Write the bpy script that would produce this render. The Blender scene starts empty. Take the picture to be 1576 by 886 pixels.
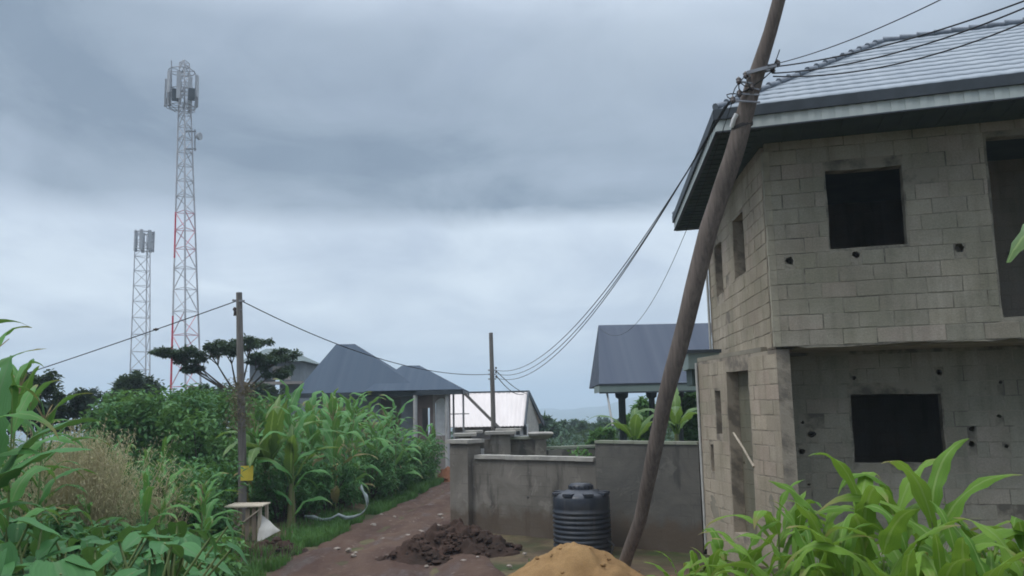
import bpy, math, random
from mathutils import Vector, Matrix, noise
from mathutils.geometry import tessellate_polygon
random.seed(7)
S = bpy.context.scene
COL = S.collection
R = math.radians
U = random.uniform

# ------------------------------------------------------------------ camera
F_PX, W_PX, H_PX = 1300.0, 1576.0, 886.0
PITCH, ROLL, CAM_Z = math.atan(185 / 1300), -0.02, 3.0
CAM_M = Matrix.Rotation(R(90) + PITCH, 3, 'X') @ Matrix.Rotation(ROLL, 3, 'Z')
cam_d = bpy.data.cameras.new('camera')
cam = bpy.data.objects.new('camera', cam_d)
COL.objects.link(cam)
cam.location = (0, 0, CAM_Z)
cam.rotation_euler = CAM_M.to_euler()
cam_d.sensor_width = 36
cam_d.lens = F_PX / W_PX * 36
cam_d.clip_start = 0.1
cam_d.clip_end = 12000
S.camera = cam


def at(px, py, Y):
    """world point on the line of sight of a photo pixel at world depth Y"""
    d = CAM_M @ Vector(((px - W_PX / 2) / F_PX, (H_PX / 2 - py) / F_PX, -1))
    t = Y / d.y
    return Vector((d.x * t, Y, CAM_Z + d.z * t))


def X(px, Y, py=640):
    return at(px, py, Y).x


def sm(a, b, x):
    t = max(0.0, min(1.0, (x - a) / (b - a)))
    return t * t * (3 - 2 * t)


# ------------------------------------------------------------------ scene objects
ORG = {}


def tag(o, label=None, cat=None, group=None, kind=None):
    if label:
        o['label'] = label
    if cat:
        o['category'] = cat
    if group:
        o['group'] = group
    if kind:
        o['kind'] = kind
    return o


def thing(name, label, cat, loc, group=None, rz=0):
    o = bpy.data.objects.new(name, None)
    COL.objects.link(o)
    o.empty_display_size = 0.2
    o.location = loc
    o.rotation_euler.z = rz
    ORG[o] = Vector(loc)
    return tag(o, label, cat, group)


class MB:
    def __init__(self):
        self.v, self.f, self.uv, self.mi, self.sm = [], [], [], [], []

    def face(self, pts, uv=None, m=0, smooth=False):
        b = len(self.v)
        self.v += [tuple(p) for p in pts]
        self.f.append(tuple(range(b, b + len(pts))))
        self.uv.append(uv or [(p[0] + p[1], p[2]) for p in pts])
        self.mi.append(m)
        self.sm.append(smooth)

    def grid(self, rows, uvs=None, m=0, smooth=True, close=False):
        """rows of equal length sharing vertices"""
        b = len(self.v)
        n = len(rows[0])
        for r in rows:
            self.v += [tuple(p) for p in r]
        for i in range(len(rows) - 1):
            for j in range(n if close else n - 1):
                k = (j + 1) % n
                self.f.append((b + i * n + j, b + i * n + k, b + (i + 1) * n + k, b + (i + 1) * n + j))
                if uvs:
                    self.uv.append([uvs[i][j], uvs[i][k], uvs[i + 1][k], uvs[i + 1][j]])
                else:
                    self.uv.append([(j / n, i), ((j + 1) / n, i), ((j + 1) / n, i + 1), (j / n, i + 1)])
                self.mi.append(m)
                self.sm.append(smooth)

    def box(self, c, s, rz=0, m=0, rot=None):
        M = rot or Matrix.Rotation(rz, 3, 'Z')
        c = Vector(c)
        hx, hy, hz = s[0] / 2, s[1] / 2, s[2] / 2
        P = [c + M @ Vector((x, y, z)) for x in (-hx, hx) for y in (-hy, hy) for z in (-hz, hz)]
        for q, ax in (((0, 1, 3, 2), 1), ((4, 6, 7, 5), 1), ((0, 4, 5, 1), 0), ((2, 3, 7, 6), 0), ((0, 2, 6, 4), 2), ((1, 5, 7, 3), 2)):
            pts = [P[i] for i in q]
            loc = [M.transposed() @ (p - c) for p in pts]
            if ax == 1:
                uv = [(l.y + c.x, l.z + c.z) for l in loc]
            elif ax == 0:
                uv = [(l.x + c.x, l.z + c.z) for l in loc]
            else:
                uv = [(l.x, l.y) for l in loc]
            self.face(pts, uv, m)

    def bar(self, a, b, w, h=None, m=0, up=Vector((0, 0, 1))):
        a, b = Vector(a), Vector(b)
        d = (b - a)
        L = d.length
        d.normalize()
        if abs(d.dot(up)) > 0.98:
            up = Vector((0, 1, 0))
        s = d.cross(up).normalized()
        t = s.cross(d)
        M = Matrix((s, d, t)).transposed()
        self.box((a + b) / 2, (w, L, h or w), m=m, rot=M)

    def tube(self, path, rad, n=8, m=0, cap=True, smooth=True):
        path = [Vector(p) for p in path]
        if not hasattr(rad, '__len__'):
            rad = [rad] * len(path)
        rows = []
        ref = None
        for i, p in enumerate(path):
            d = (path[min(i + 1, len(path) - 1)] - path[max(i - 1, 0)]).normalized()
            if ref is None:
                ref = d.orthogonal().normalized()
            s = (ref - d * ref.dot(d)).normalized()
            ref = s
            t = d.cross(s)
            rows.append([p + (s * math.cos(2 * math.pi * k / n) + t * math.sin(2 * math.pi * k / n)) * rad[i] for k in range(n)])
        self.grid(rows, m=m, smooth=smooth, close=True)
        if cap:
            self.face(list(reversed(rows[0])), m=m)
            self.face(rows[-1], m=m)

    def build(self, name, mats, parent=None, origin=None):
        org = ORG[parent] if parent is not None else Vector(origin or (0, 0, 0))
        me = bpy.data.meshes.new(name)
        me.from_pydata([(a - org.x, b - org.y, c - org.z) for a, b, c in self.v], [], self.f)
        ul = me.uv_layers.new(name='UVMap')
        flat = [c for f in self.uv for p in f for c in (p[0], p[1])]
        ul.data.foreach_set('uv', flat)
        if not isinstance(mats, (list, tuple)):
            mats = [mats]
        for mt in mats:
            me.materials.append(mt)
        me.polygons.foreach_set('material_index', self.mi)
        me.polygons.foreach_set('use_smooth', self.sm)
        me.update()
        o = bpy.data.objects.new(name, me)
        COL.objects.link(o)
        ORG[o] = org
        if parent is not None:
            o.parent = parent
        else:
            o.location = org
        return o


def kids(o, reg={}):
    return [c for c in bpy.data.objects if c.parent == o]


def copy_tree(o, ch, loc, rz, sc, label=None, group=None):
    c = o.copy()
    COL.objects.link(c)
    c.location = loc
    c.rotation_euler = (U(-.06, .06), U(-.06, .06), rz)
    c.scale = (sc, sc, sc)
    if label:
        c['label'] = label
    if group:
        c['group'] = group
    for k in ch:
        d = k.copy()
        COL.objects.link(d)
        d.parent = c
    return c


# ------------------------------------------------------------------ materials
class NT:
    def __init__(self, name):
        self.m = bpy.data.materials.new(name)
        self.m.use_nodes = True
        self.t = self.m.node_tree
        self.t.nodes.clear()
        self.out = self.t.nodes.new('ShaderNodeOutputMaterial')
        self.p = self.t.nodes.new('ShaderNodeBsdfPrincipled')
        self.t.links.new(self.p.outputs[0], self.out.inputs[0])

    def n(self, k, **kw):
        o = self.t.nodes.new('ShaderNode' + k)
        for a, b in kw.items():
            setattr(o, a, b)
        return o

    def l(self, a, b):
        self.t.links.new(a, b)

    def coord(self, kind='Object'):
        return self.n('TexCoord').outputs[kind]

    def noise(self, vec, scale, detail=4, rough=.55, dist=0):
        q = self.n('TexNoise')
        q.inputs['Scale'].default_value = scale
        q.inputs['Detail'].default_value = detail
        q.inputs['Roughness'].default_value = rough
        q.inputs['Distortion'].default_value = dist
        self.l(vec, q.inputs['Vector'])
        return q.outputs[0]

    def ramp(self, fac, stops):
        q = self.n('ValToRGB')
        e = q.color_ramp.elements
        while len(e) < len(stops):
            e.new(.5)
        for i, (p, c) in enumerate(stops):
            e[i].position = p
            e[i].color = (c, c, c, 1) if not hasattr(c, '__len__') else (*c, 1)
        self.l(fac, q.inputs[0])
        return q.outputs[0]

    def mix(self, fac, a, b, mode='MIX'):
        q = self.n('Mix', data_type='RGBA', blend_type=mode)
        for s, v in ((0, fac), (6, a), (7, b)):
            if hasattr(v, 'is_linked'):
                self.l(v, q.inputs[s])
            elif s == 0:
                q.inputs[0].default_value = v
            else:
                q.inputs[s].default_value = (*v, 1)
        return q.outputs[2]

    def math(self, op, a, b=0.0, c=0.0):
        q = self.n('Math', operation=op)
        for i, v in enumerate((a, b, c)):
            if hasattr(v, 'is_linked'):
                self.l(v, q.inputs[i])
            else:
                q.inputs[i].default_value = v
        return q.outputs[0]

    def map(self, vec, scale=(1, 1, 1), loc=(0, 0, 0), rot=(0, 0, 0)):
        q = self.n('Mapping')
        q.inputs['Scale'].default_value = scale
        q.inputs['Location'].default_value = loc
        q.inputs['Rotation'].default_value = rot
        self.l(vec, q.inputs[0])
        return q.outputs[0]

    def bump(self, h, strength=.5, dist=.02, prev=None):
        q = self.n('Bump')
        q.inputs['Strength'].default_value = strength
        q.inputs['Distance'].default_value = dist
        self.l(h, q.inputs['Height'])
        if prev:
            self.l(prev, q.inputs['Normal'])
        self.l(q.outputs[0], self.p.inputs['Normal'])
        return q.outputs[0]

    def base(self, c, rough=.8, metal=0, spec=.3):
        if hasattr(c, 'is_linked'):
            self.l(c, self.p.inputs['Base Color'])
        else:
            self.p.inputs['Base Color'].default_value = (*c, 1)
        if hasattr(rough, 'is_linked'):
            self.l(rough, self.p.inputs['Roughness'])
        else:
            self.p.inputs['Roughness'].default_value = rough
        self.p.inputs['Metallic'].default_value = metal
        self.p.inputs['Specular IOR Level'].default_value = spec
        return self.m


def simple(name, c, c2=None, scale=3, rough=.8, metal=0, bump=.2, spec=.3, bscale=25):
    k = NT(name)
    v = k.coord()
    f = k.noise(v, scale, 5)
    col = k.mix(k.ramp(f, [(.35, 0), (.65, 1)]), c, c2 or tuple(x * .7 for x in c))
    if bump:
        k.bump(k.noise(v, bscale, 4), bump, .01)
    return k.base(col, rough, metal, spec)


def mat_block(name, c1, c2, mortar, joint=.6, row=.256, width=.52):
    k = NT(name)
    uv = k.coord('UV')
    w1 = k.noise(uv, 2.2, 3)
    wv = k.n('VectorMath', operation='ADD')
    sv = k.n('VectorMath', operation='SCALE')
    wn = k.n('TexNoise')
    wn.inputs['Scale'].default_value = 3.5
    k.l(uv, wn.inputs['Vector'])
    sub = k.n('VectorMath', operation='SUBTRACT')
    k.l(wn.outputs['Color'], sub.inputs[0])
    sub.inputs[1].default_value = (.5, .5, .5)
    k.l(sub.outputs[0], sv.inputs[0])
    sv.inputs['Scale'].default_value = .055
    k.l(uv, wv.inputs[0])
    k.l(sv.outputs[0], wv.inputs[1])
    b = k.n('TexBrick')
    b.offset = .5
    k.l(wv.outputs[0], b.inputs['Vector'])
    b.inputs['Scale'].default_value = 1
    b.inputs['Brick Width'].default_value = width
    b.inputs['Row Height'].default_value = row
    b.inputs['Mortar Size'].default_value = .012
    b.inputs['Mortar Smooth'].default_value = .25
    b.inputs['Bias'].default_value = 0
    b.inputs['Color1'].default_value = (*c1, 1)
    b.inputs['Color2'].default_value = (*c2, 1)
    b.inputs['Mortar'].default_value = (*c1, 1)
    # joints are open and dark in places, flush with smeared mortar in others
    jm = k.ramp(k.noise(uv, 1.7, 4, .6), [(.38, 0), (.62, 1)])
    jf = k.math('MULTIPLY', k.math('MULTIPLY', b.outputs['Fac'], jm), joint)
    col = k.mix(jf, b.outputs['Color'], mortar)
    smear = k.ramp(k.noise(uv, 1.1, 6, .65, .4), [(.48, 0), (.7, 1)])
    col = k.mix(k.math('MULTIPLY', smear, .55), col, tuple(x * 1.22 for x in c2))
    tint = k.ramp(k.noise(k.map(uv, (.8, .45, 1), (7, 3, 0)), 1.0, 4), [(.35, (.82, .84, .80)), (.5, (1, 1, 1)), (.68, (1.08, .98, .93))])
    col = k.mix(1, col, tint, 'MULTIPLY')
    grain = k.ramp(k.noise(uv, 38, 4, .7), [(.3, .82), (.7, 1.1)])
    col = k.mix(1, col, grain, 'MULTIPLY')
    streak = k.ramp(k.noise(k.map(uv, (2.4, .25, 1)), 1.5, 4), [(.5, 1), (.75, .72)])
    col = k.mix(.8, col, streak, 'MULTIPLY')
    h = k.math('ADD', k.math('MULTIPLY', b.outputs['Fac'], -1.0), k.math('MULTIPLY', k.noise(uv, 22, 5, .7), .7))
    k.bump(h, .7, .015)
    return k.base(col, .93, 0, .15)


def mat_plaster(name, c, c2, dark):
    k = NT(name)
    uv = k.coord('UV')
    f = k.noise(uv, .9, 6, .62, .6)
    col = k.mix(k.ramp(f, [(.4, 0), (.6, 1)]), c, c2)
    st = k.ramp(k.noise(k.map(uv, (1.6, .3, 1), (3, 1, 0)), 1.1, 5, .6), [(.56, 0), (.63, 1)])
    col = k.mix(k.math('MULTIPLY', st, .75), col, dark)
    b = k.n('TexBrick')
    b.offset = .5
    k.l(uv, b.inputs['Vector'])
    for nm, vl in (('Scale', 1), ('Brick Width', .46), ('Row Height', .235), ('Mortar Size', .012), ('Mortar Smooth', .6)):
        b.inputs[nm].default_value = vl
    gh = k.math('MULTIPLY', b.outputs['Fac'], k.ramp(k.noise(uv, 1.4, 4), [(.45, 0), (.62, .45)]))
    col = k.mix(gh, col, dark)
    col = k.mix(k.math('MULTIPLY', k.ramp(k.noise(uv, 1.9, 6, .7, .8), [(.58, 0), (.62, 1)]), .4), col, tuple(x * 1.35 for x in c2))
    sep = k.n('SeparateXYZ')
    k.l(uv, sep.inputs[0])
    # splashed mud line along the foot, ragged
    foot = k.math('ADD', sep.outputs[1], k.math('MULTIPLY', k.noise(uv, 3, 5), -.8))
    col = k.mix(k.ramp(foot, [(.0, .8), (.3, 0)]), col, (.10, .075, .055))
    speck = k.ramp(k.noise(uv, 9, 3), [(.7, 1), (.78, .6)])
    col = k.mix(1, col, speck, 'MULTIPLY')
    k.bump(k.noise(uv, 14, 6, .7), .5, .015)
    return k.base(col, .9, 0, .2)


def mat_leaf(name, c1, c2, rib=None, rough=.5, transl=.3, spec=.35, nscale=1.5, strength=1.0):
    k = NT(name)
    oi = k.n('ObjectInfo')
    geo = k.n('NewGeometry')
    f = k.math('ADD', k.math('MULTIPLY', k.noise(geo.outputs['Position'], nscale, 3), .8), k.math('MULTIPLY', oi.outputs['Random'], .5))
    f = k.math('ADD', f, k.math('MULTIPLY', geo.outputs['Random Per Island'], .45))
    col = k.mix(k.ramp(k.math('MULTIPLY', f, .75), [(.34, 0), (.90, 1)]), c1, c2)
    if rib:
        uv = k.n('SeparateXYZ')
        k.l(k.coord('UV'), uv.inputs[0])
        d = k.math('ABSOLUTE', k.math('SUBTRACT', uv.outputs[0], .5))
        col = k.mix(k.ramp(d, [(.03, .75), (.09, 0)]), col, rib)
        vein = k.noise(k.map(k.coord('UV'), (26, 1.2, 1)), 1.0, 3, .6)
        col = k.mix(1, col, k.ramp(vein, [(.3, (.78, .82, .75)), (.7, (1.12, 1.1, 1.0))]), 'MULTIPLY')
        tip = k.math('ADD', uv.outputs[1], k.math('MULTIPLY', k.noise(k.map(k.coord('UV'), (6, 3, 1)), 1.0, 3), .3))
        tip = k.math('ADD', tip, k.math('MULTIPLY', geo.outputs['Random Per Island'], .25))
        if 'maize' in name:
            col = k.mix(k.ramp(k.math('MULTIPLY', tip, .7), [(.77, 0), (.90, .85)]), col, (.26, .21, .09))
        wv = k.math('SINE', k.math('MULTIPLY', uv.outputs[0], 60))
        k.bump(wv, .12, .004)
    k.base(col, rough, 0, spec)
    tr = k.n('BsdfTranslucent')
    lt = k.mix(.35, col, (.22, .30, .03))
    k.l(lt, tr.inputs[0])
    mx = k.n('MixShader')
    mx.inputs[0].default_value = transl
    k.l(k.p.outputs[0], mx.inputs[1])
    k.l(tr.outputs[0], mx.inputs[2])
    k.l(mx.outputs[0], k.out.inputs[0])
    return k.m


def mat_metal_roof(name, c, c2, rough=.42, spec=.5, metal=.0):
    k = NT(name)
    v = k.coord('UV')
    f = k.noise(k.map(v, (1, .25, 1)), 1.3, 5)
    col = k.mix(k.ramp(f, [(.35, 0), (.7, 1)]), c, c2)
    r = k.ramp(k.noise(v, 3, 4), [(.3, rough - .08), (.7, rough + .12)])
    return k.base(col, r, metal, spec)


def mat_ground():
    k = NT('ground_soil')
    v = k.n('NewGeometry').outputs['Position']
    a = k.ramp(k.noise(v, .35, 6, .6), [(.42, 0), (.58, 1)])
    col = k.mix(a, (.040, .058, .022), (.085, .063, .043))
    sd = k.ramp(k.noise(v, .6, 6, .65, .5), [(.46, 0), (.6, 1)])
    col = k.mix(k.math('MULTIPLY', sd, .7), col, (.15, .115, .07))
    b = k.ramp(k.noise(v, 2.2, 5, .65), [(.45, 0), (.65, 1)])
    col = k.mix(k.math('MULTIPLY', b, .6), col, (.055, .038, .028))
    k.bump(k.noise(v, 5, 8, .7), .6, .06)
    return k.base(col, .95, 0, .15)


def mat_road():
    k = NT('road_mud')
    v = k.n('NewGeometry').outputs['Position']
    a = k.ramp(k.noise(k.map(v, (1, .35, 1)), .9, 6, .62, .5), [(.38, 0), (.62, 1)])
    col = k.mix(a, (.052, .026, .018), (.092, .056, .039))
    w = k.ramp(k.noise(k.map(v, (1.1, .3, 1), (5, 2, 0)), 1.1, 5), [(.55, 0), (.66, 1)])
    col = k.mix(k.math('MULTIPLY', w, .75), col, (.045, .027, .022))
    s = k.ramp(k.noise(v, 7, 4), [(.62, 0), (.7, 1)])
    col = k.mix(k.math('MULTIPLY', s, .5), col, (.21, .17, .14))
    k.bump(k.noise(v, 6, 8, .7), .7, .05)
    rg = k.ramp(w, [(0, .9), (1, .45)])
    return k.base(col, rg, 0, .3)


def mat_sand(name, c, c2):
    k = NT(name)
    v = k.coord()
    col = k.mix(k.ramp(k.noise(v, 1.6, 6, .65), [(.35, 0), (.65, 1)]), c, c2)
    col = k.mix(1, col, k.ramp(k.noise(v, 60, 3), [(.3, .8), (.7, 1.1)]), 'MULTIPLY')
    k.bump(k.noise(v, 18, 8, .75), .5, .03)
    return k.base(col, .95, 0, .1)


def mat_tower(name='tower_paint', white=(.55, .56, .58), red=(.58, .035, .07), grey=(.42, .43, .46)):
    """painted lattice steel: red and white bands by height along the mast"""
    k = NT(name)
    z = k.n('SeparateXYZ')
    k.l(k.coord(), z.inputs[0])
    q = k.n('ValToRGB')
    q.color_ramp.interpolation = 'CONSTANT'
    e = q.color_ramp.elements
    st = [(0, white), (9 / 45, red), (17 / 45, white), (23.3 / 45, red), (28.4 / 45, grey)]
    while len(e) < len(st):
        e.new(.5)
    for i, (p, c) in enumerate(st):
        e[i].position = p
        e[i].color = (*c, 1)
    k.l(k.math('DIVIDE', z.outputs[2], 45.0), q.inputs[0])
    col = k.mix(k.ramp(k.noise(k.coord(), 1.2, 4), [(.5, 0), (.75, .5)]), q.outputs[0], (.33, .31, .30))
    return k.base(col, .55, .1, .4)


def mat_wood(name, c, c2, grain=(14, 14, .6)):
    k = NT(name)
    v = k.coord()
    g = k.noise(k.map(v, grain), 1.6, 6, .65, .3)
    col = k.mix(k.ramp(g, [(.32, 0), (.66, 1)]), c, c2)
    col = k.mix(1, col, k.ramp(k.noise(v, .7, 4), [(.35, .75), (.65, 1.15)]), 'MULTIPLY')
    k.bump(g, .6, .02)
    return k.base(col, .88, 0, .2)


M = {}
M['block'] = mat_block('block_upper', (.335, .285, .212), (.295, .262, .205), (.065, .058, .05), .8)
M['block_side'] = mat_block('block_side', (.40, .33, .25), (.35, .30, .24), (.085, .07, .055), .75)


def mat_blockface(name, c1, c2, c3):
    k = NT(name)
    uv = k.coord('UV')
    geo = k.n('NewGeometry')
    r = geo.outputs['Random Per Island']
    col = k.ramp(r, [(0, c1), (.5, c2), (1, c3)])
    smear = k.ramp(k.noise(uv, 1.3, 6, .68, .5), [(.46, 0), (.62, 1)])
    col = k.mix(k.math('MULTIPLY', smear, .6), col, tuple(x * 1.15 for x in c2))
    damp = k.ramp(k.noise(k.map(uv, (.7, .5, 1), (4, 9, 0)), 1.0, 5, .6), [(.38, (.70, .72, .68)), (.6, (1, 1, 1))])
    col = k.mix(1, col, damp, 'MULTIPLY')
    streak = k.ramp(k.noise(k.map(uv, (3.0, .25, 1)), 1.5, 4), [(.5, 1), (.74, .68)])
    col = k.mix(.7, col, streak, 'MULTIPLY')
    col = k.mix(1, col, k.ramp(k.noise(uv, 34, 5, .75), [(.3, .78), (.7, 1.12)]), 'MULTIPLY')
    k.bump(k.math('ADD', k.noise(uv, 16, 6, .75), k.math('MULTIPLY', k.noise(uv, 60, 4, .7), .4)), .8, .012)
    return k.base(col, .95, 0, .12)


def mat_joint(name, c, dark):
    k = NT(name)
    uv = k.coord('UV')
    f = k.ramp(k.noise(uv, 2.0, 5, .65), [(.46, 0), (.6, 1)])
    col = k.mix(f, c, dark)
    k.bump(k.noise(uv, 20, 6, .75), .9, .02)
    return k.base(col, .96, 0, .1)


M['joint'] = mat_joint('mortar_joint', (.285, .265, .215), (.135, .125, .105))
M['joint_side'] = mat_joint('mortar_joint_side', (.37, .32, .255), (.20, .175, .145))
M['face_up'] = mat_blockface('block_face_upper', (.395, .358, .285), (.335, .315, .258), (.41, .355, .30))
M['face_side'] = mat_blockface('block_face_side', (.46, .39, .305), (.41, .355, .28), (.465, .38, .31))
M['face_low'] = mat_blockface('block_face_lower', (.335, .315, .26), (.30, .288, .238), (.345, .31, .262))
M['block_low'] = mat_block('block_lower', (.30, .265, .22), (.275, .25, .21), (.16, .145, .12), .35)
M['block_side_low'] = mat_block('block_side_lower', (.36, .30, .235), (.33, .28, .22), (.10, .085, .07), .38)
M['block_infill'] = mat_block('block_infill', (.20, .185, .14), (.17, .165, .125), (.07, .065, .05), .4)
M['slab'] = simple('slab_concrete', (.30, .27, .21), (.22, .20, .16), 2.5, .93, bump=.6)
M['mortar'] = simple('raw_mortar', (.38, .35, .27), (.26, .24, .19), 3, .95, bump=.8, bscale=14)
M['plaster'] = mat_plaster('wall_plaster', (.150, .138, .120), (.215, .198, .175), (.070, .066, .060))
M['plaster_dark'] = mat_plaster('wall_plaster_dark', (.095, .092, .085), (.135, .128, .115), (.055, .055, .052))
M['cap'] = simple('cap_concrete', (.40, .38, .34), (.27, .26, .24), 4, .9, bump=.5)
M['cap_moss'] = simple('cap_mossy', (.22, .25, .18), (.28, .28, .24), 3, .9, bump=.5)
M['roof'] = mat_metal_roof('roof_sheet', (.19, .228, .27), (.25, .288, .325), .47, .35)
M['roof_dark'] = mat_metal_roof('roof_slate_blue', (.034, .055, .086), (.046, .070, .102), .62, .2)
M['roof_grey'] = mat_metal_roof('roof_slate_grey', (.048, .062, .092), (.066, .082, .112), .62, .2)
M['roof_green'] = mat_metal_roof('roof_green_grey', (.10, .14, .14), (.14, .17, .17), .6, .3)
M['roof_white'] = mat_metal_roof('roof_bare_sheet', (.66, .61, .59), (.58, .53, .51), .5, .3)
M['trim_dark'] = simple('trim_dark', (.050, .062, .075), (.035, .045, .055), 4, .6, bump=.1)
M['fascia'] = mat_metal_roof('fascia_sheet', (.40, .45, .44), (.50, .54, .52), .5, .4)
M['fascia_green'] = mat_metal_roof('fascia_green', (.16, .21, .20), (.22, .27, .25), .55, .4)
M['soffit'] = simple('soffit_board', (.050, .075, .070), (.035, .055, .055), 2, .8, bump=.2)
M['pole'] = mat_wood('pole_wood', (.090, .074, .066), (.175, .146, .128))
M['pole_grey'] = mat_wood('pole_grey_wood', (.12, .11, .105), (.20, .185, .17))
M['plank'] = mat_wood('plank_wood', (.17, .13, .10), (.30, .25, .19))
M['pale_plank'] = mat_wood('plank_pale', (.42, .36, .28), (.55, .49, .40))
M['wire'] = simple('wire_black', (.03, .032, .036), rough=.6, bump=0)
M['ceramic'] = simple('insulator_glaze', (.05, .035, .03), rough=.25, bump=0, spec=.5)
M['steel'] = simple('steel_grey', (.28, .29, .31), (.2, .2, .22), 3, .5, .5, bump=.1)
M['antenna'] = simple('antenna_grey', (.30, .31, .33), (.22, .23, .25), 2, .6, bump=0)
M['tower'] = mat_tower()
M['galv'] = simple('galvanised', (.36, .37, .40), (.46, .47, .50), 1, .55, .1, bump=0)
M['tower_pale'] = mat_tower('tower_faded', (.50, .50, .53), (.54, .24, .29), (.42, .43, .46))
M['ridge'] = simple('ridge_sheet', (.13, .15, .18), (.20, .23, .27), 6, .5, bump=.2)
kt = NT('tank_plastic')
vt = kt.coord()
ct = kt.mix(kt.ramp(kt.noise(vt, 2.2, 6, .7), [(.45, 0), (.75, .55)]), (.022, .028, .042), (.085, .082, .078))
ct = kt.mix(kt.ramp(kt.noise(kt.map(vt, (6, 6, .6)), 1.5, 4), [(.55, 0), (.75, .4)]), ct, (.11, .10, .09))
kt.bump(kt.noise(vt, 9, 4), .12, .01)
M['tank'] = kt.base(ct, kt.ramp(kt.noise(vt, 3, 4), [(.3, .32), (.7, .55)]), 0, .5)
M['sand'] = mat_sand('sand_orange', (.31, .195, .090), (.225, .135, .062))
M['soil'] = mat_sand('soil_dark', (.068, .042, .033), (.038, .027, .022))
M['soil_red'] = mat_sand('soil_red', (.26, .115, .065), (.20, .10, .06))
M['stone'] = simple('stone_grey', (.30, .26, .22), (.2, .17, .15), 5, .9, bump=.6)
M['white_cloth'] = simple('cloth_white', (.60, .60, .58), (.48, .48, .46), 5, .8, bump=.3)
M['plastic_film'] = simple('plastic_film', (.25, .29, .30), (.17, .22, .21), 8, .35, bump=.3, spec=.5)
M['yellow'] = simple('sign_yellow', (.62, .50, .06), (.55, .44, .06), 8, .6, bump=.1)
M['red_paint'] = simple('red_paint', (.23, .12, .11), (.26, .15, .13), 6, .7, bump=.1)
M['pvc'] = simple('pvc_pipe', (.50, .50, .48), (.40, .40, .38), 6, .5, bump=.05)
M['house_wall'] = simple('house_render', (.30, .27, .25), (.22, .20, .19), 1.5, .9, bump=.3)
M['house_wall_blue'] = simple('house_render_blue', (.20, .23, .25), (.16, .18, .20), 1.5, .9, bump=.3)
M['house_brown'] = simple('house_render_brown', (.17, .13, .12), (.13, .10, .095), 1.5, .9, bump=.3)
M['column_paint'] = simple('column_paint', (.42, .42, .42), (.32, .32, .32), 2, .7, bump=.1)
M['column_dark'] = simple('column_dark', (.040, .055, .06), (.03, .04, .045), 2, .7, bump=.1)
M['white_paint'] = simple('white_paint', (.78, .79, .80), (.68, .69, .70), 5, .6, bump=.1)
M['dark_room'] = simple('room_dark', (.05, .05, .05), (.04, .04, .04), 1, .95, bump=0)
M['maize'] = mat_leaf('maize_leaf', (.038, .145, .036), (.108, .290, .078), (.18, .30, .12), .5, .34, .22)
M['maize_far'] = mat_leaf('maize_leaf_far', (.038, .155, .042), (.118, .300, .092), (.20, .32, .15), .5, .34, .22)
M['maize_near'] = mat_leaf('maize_leaf_fresh', (.070, .185, .020), (.180, .320, .050), (.25, .36, .12), .55, .42, .18)
M['stalk'] = mat_leaf('maize_stalk', (.09, .14, .04), (.16, .20, .07), None, .6, .1)
M['tassel'] = simple('tassel_straw', (.34, .28, .16), (.26, .20, .10), 8, .9, bump=0)
M['coco'] = mat_leaf('cocoyam_leaf', (.026, .110, .036), (.070, .205, .068), (.10, .2, .09), .55, .25, .25)
M['bush'] = mat_leaf('bush_leaf', (.028, .108, .034), (.080, .215, .068), None, .5, .3, .25, .8)
M['bush_light'] = mat_leaf('bush_leaf_light', (.050, .155, .042), (.115, .255, .078), None, .5, .32, .25, .8)
M['tree_dark'] = mat_leaf('tree_leaf_dark', (.012, .034, .022), (.032, .066, .040), None, .6, .2, .3, .5)
M['tree_mid'] = mat_leaf('tree_leaf_mid', (.018, .056, .028), (.045, .100, .052), None, .6, .2, .3, .4)
M['banana'] = mat_leaf('banana_leaf', (.040, .110, .024), (.125, .230, .055), (.25, .36, .13), .4, .4, .4, 1.0)
M['banana_stem'] = mat_leaf('banana_stem', (.10, .13, .05), (.18, .17, .08), None, .6, .05)
M['bark'] = mat_wood('bark', (.06, .05, .042), (.12, .10, .085), (8, 8, 1.5))
M['dry'] = mat_leaf('dry_grass', (.38, .325, .20), (.50, .445, .29), None, .8, .3, .15, 2)
M['withered'] = mat_leaf('withered_leaf', (.085, .070, .045), (.15, .125, .08), None, .8, .15, .15, 2)
M['dead_leaf'] = mat_leaf('dead_maize_leaf', (.20, .17, .07), (.30, .25, .13), None, .75, .3, .15, 2)
M['grass'] = mat_leaf('grass_blade', (.034, .115, .028), (.090, .210, .055), None, .6, .3, .25, .7)
M['ground'] = mat_ground()
M['road'] = mat_road()

# ------------------------------------------------------------------ world, sun
w = bpy.data.worlds.new('World')
S.world = w
w.use_nodes = True
nt = w.node_tree
nt.nodes.clear()
SUN_EL, SUN_AZ = R(58), R(-115)          # high, to the left and a little behind the camera


class WN(NT):
    def __init__(self):
        self.t = nt


k = WN()
wo = k.n('OutputWorld')
bg = k.n('Background')
bg.inputs[1].default_value = 0.1
sky = k.n('TexSky', sky_type='NISHITA')
sky.sun_disc = False
sky.sun_elevation = SUN_EL
sky.sun_rotation = SUN_AZ
sky.air_density = 1.4
sky.dust_density = 3
gen = k.coord('Generated')
sp = k.n('SeparateXYZ')
k.l(gen, sp.inputs[0])
den = k.math('ADD', k.math('MAXIMUM', sp.outputs[2], 0.0), .16)
cx = k.math('DIVIDE', sp.outputs[0], den)
cy = k.math('DIVIDE', sp.outputs[1], den)
cb = k.n('CombineXYZ')
k.l(cx, cb.inputs[0])
k.l(cy, cb.inputs[1])
plane = cb.outputs[0]
big = k.noise(k.map(plane, (.55, .42, 1), (3.1, 1.7, 0)), 1.0, 5, .5, .3)
fine = k.noise(k.map(plane, (.9, .7, 1), (9.3, 4.2, 0)), 1.7, 7, .55, .5)
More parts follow.
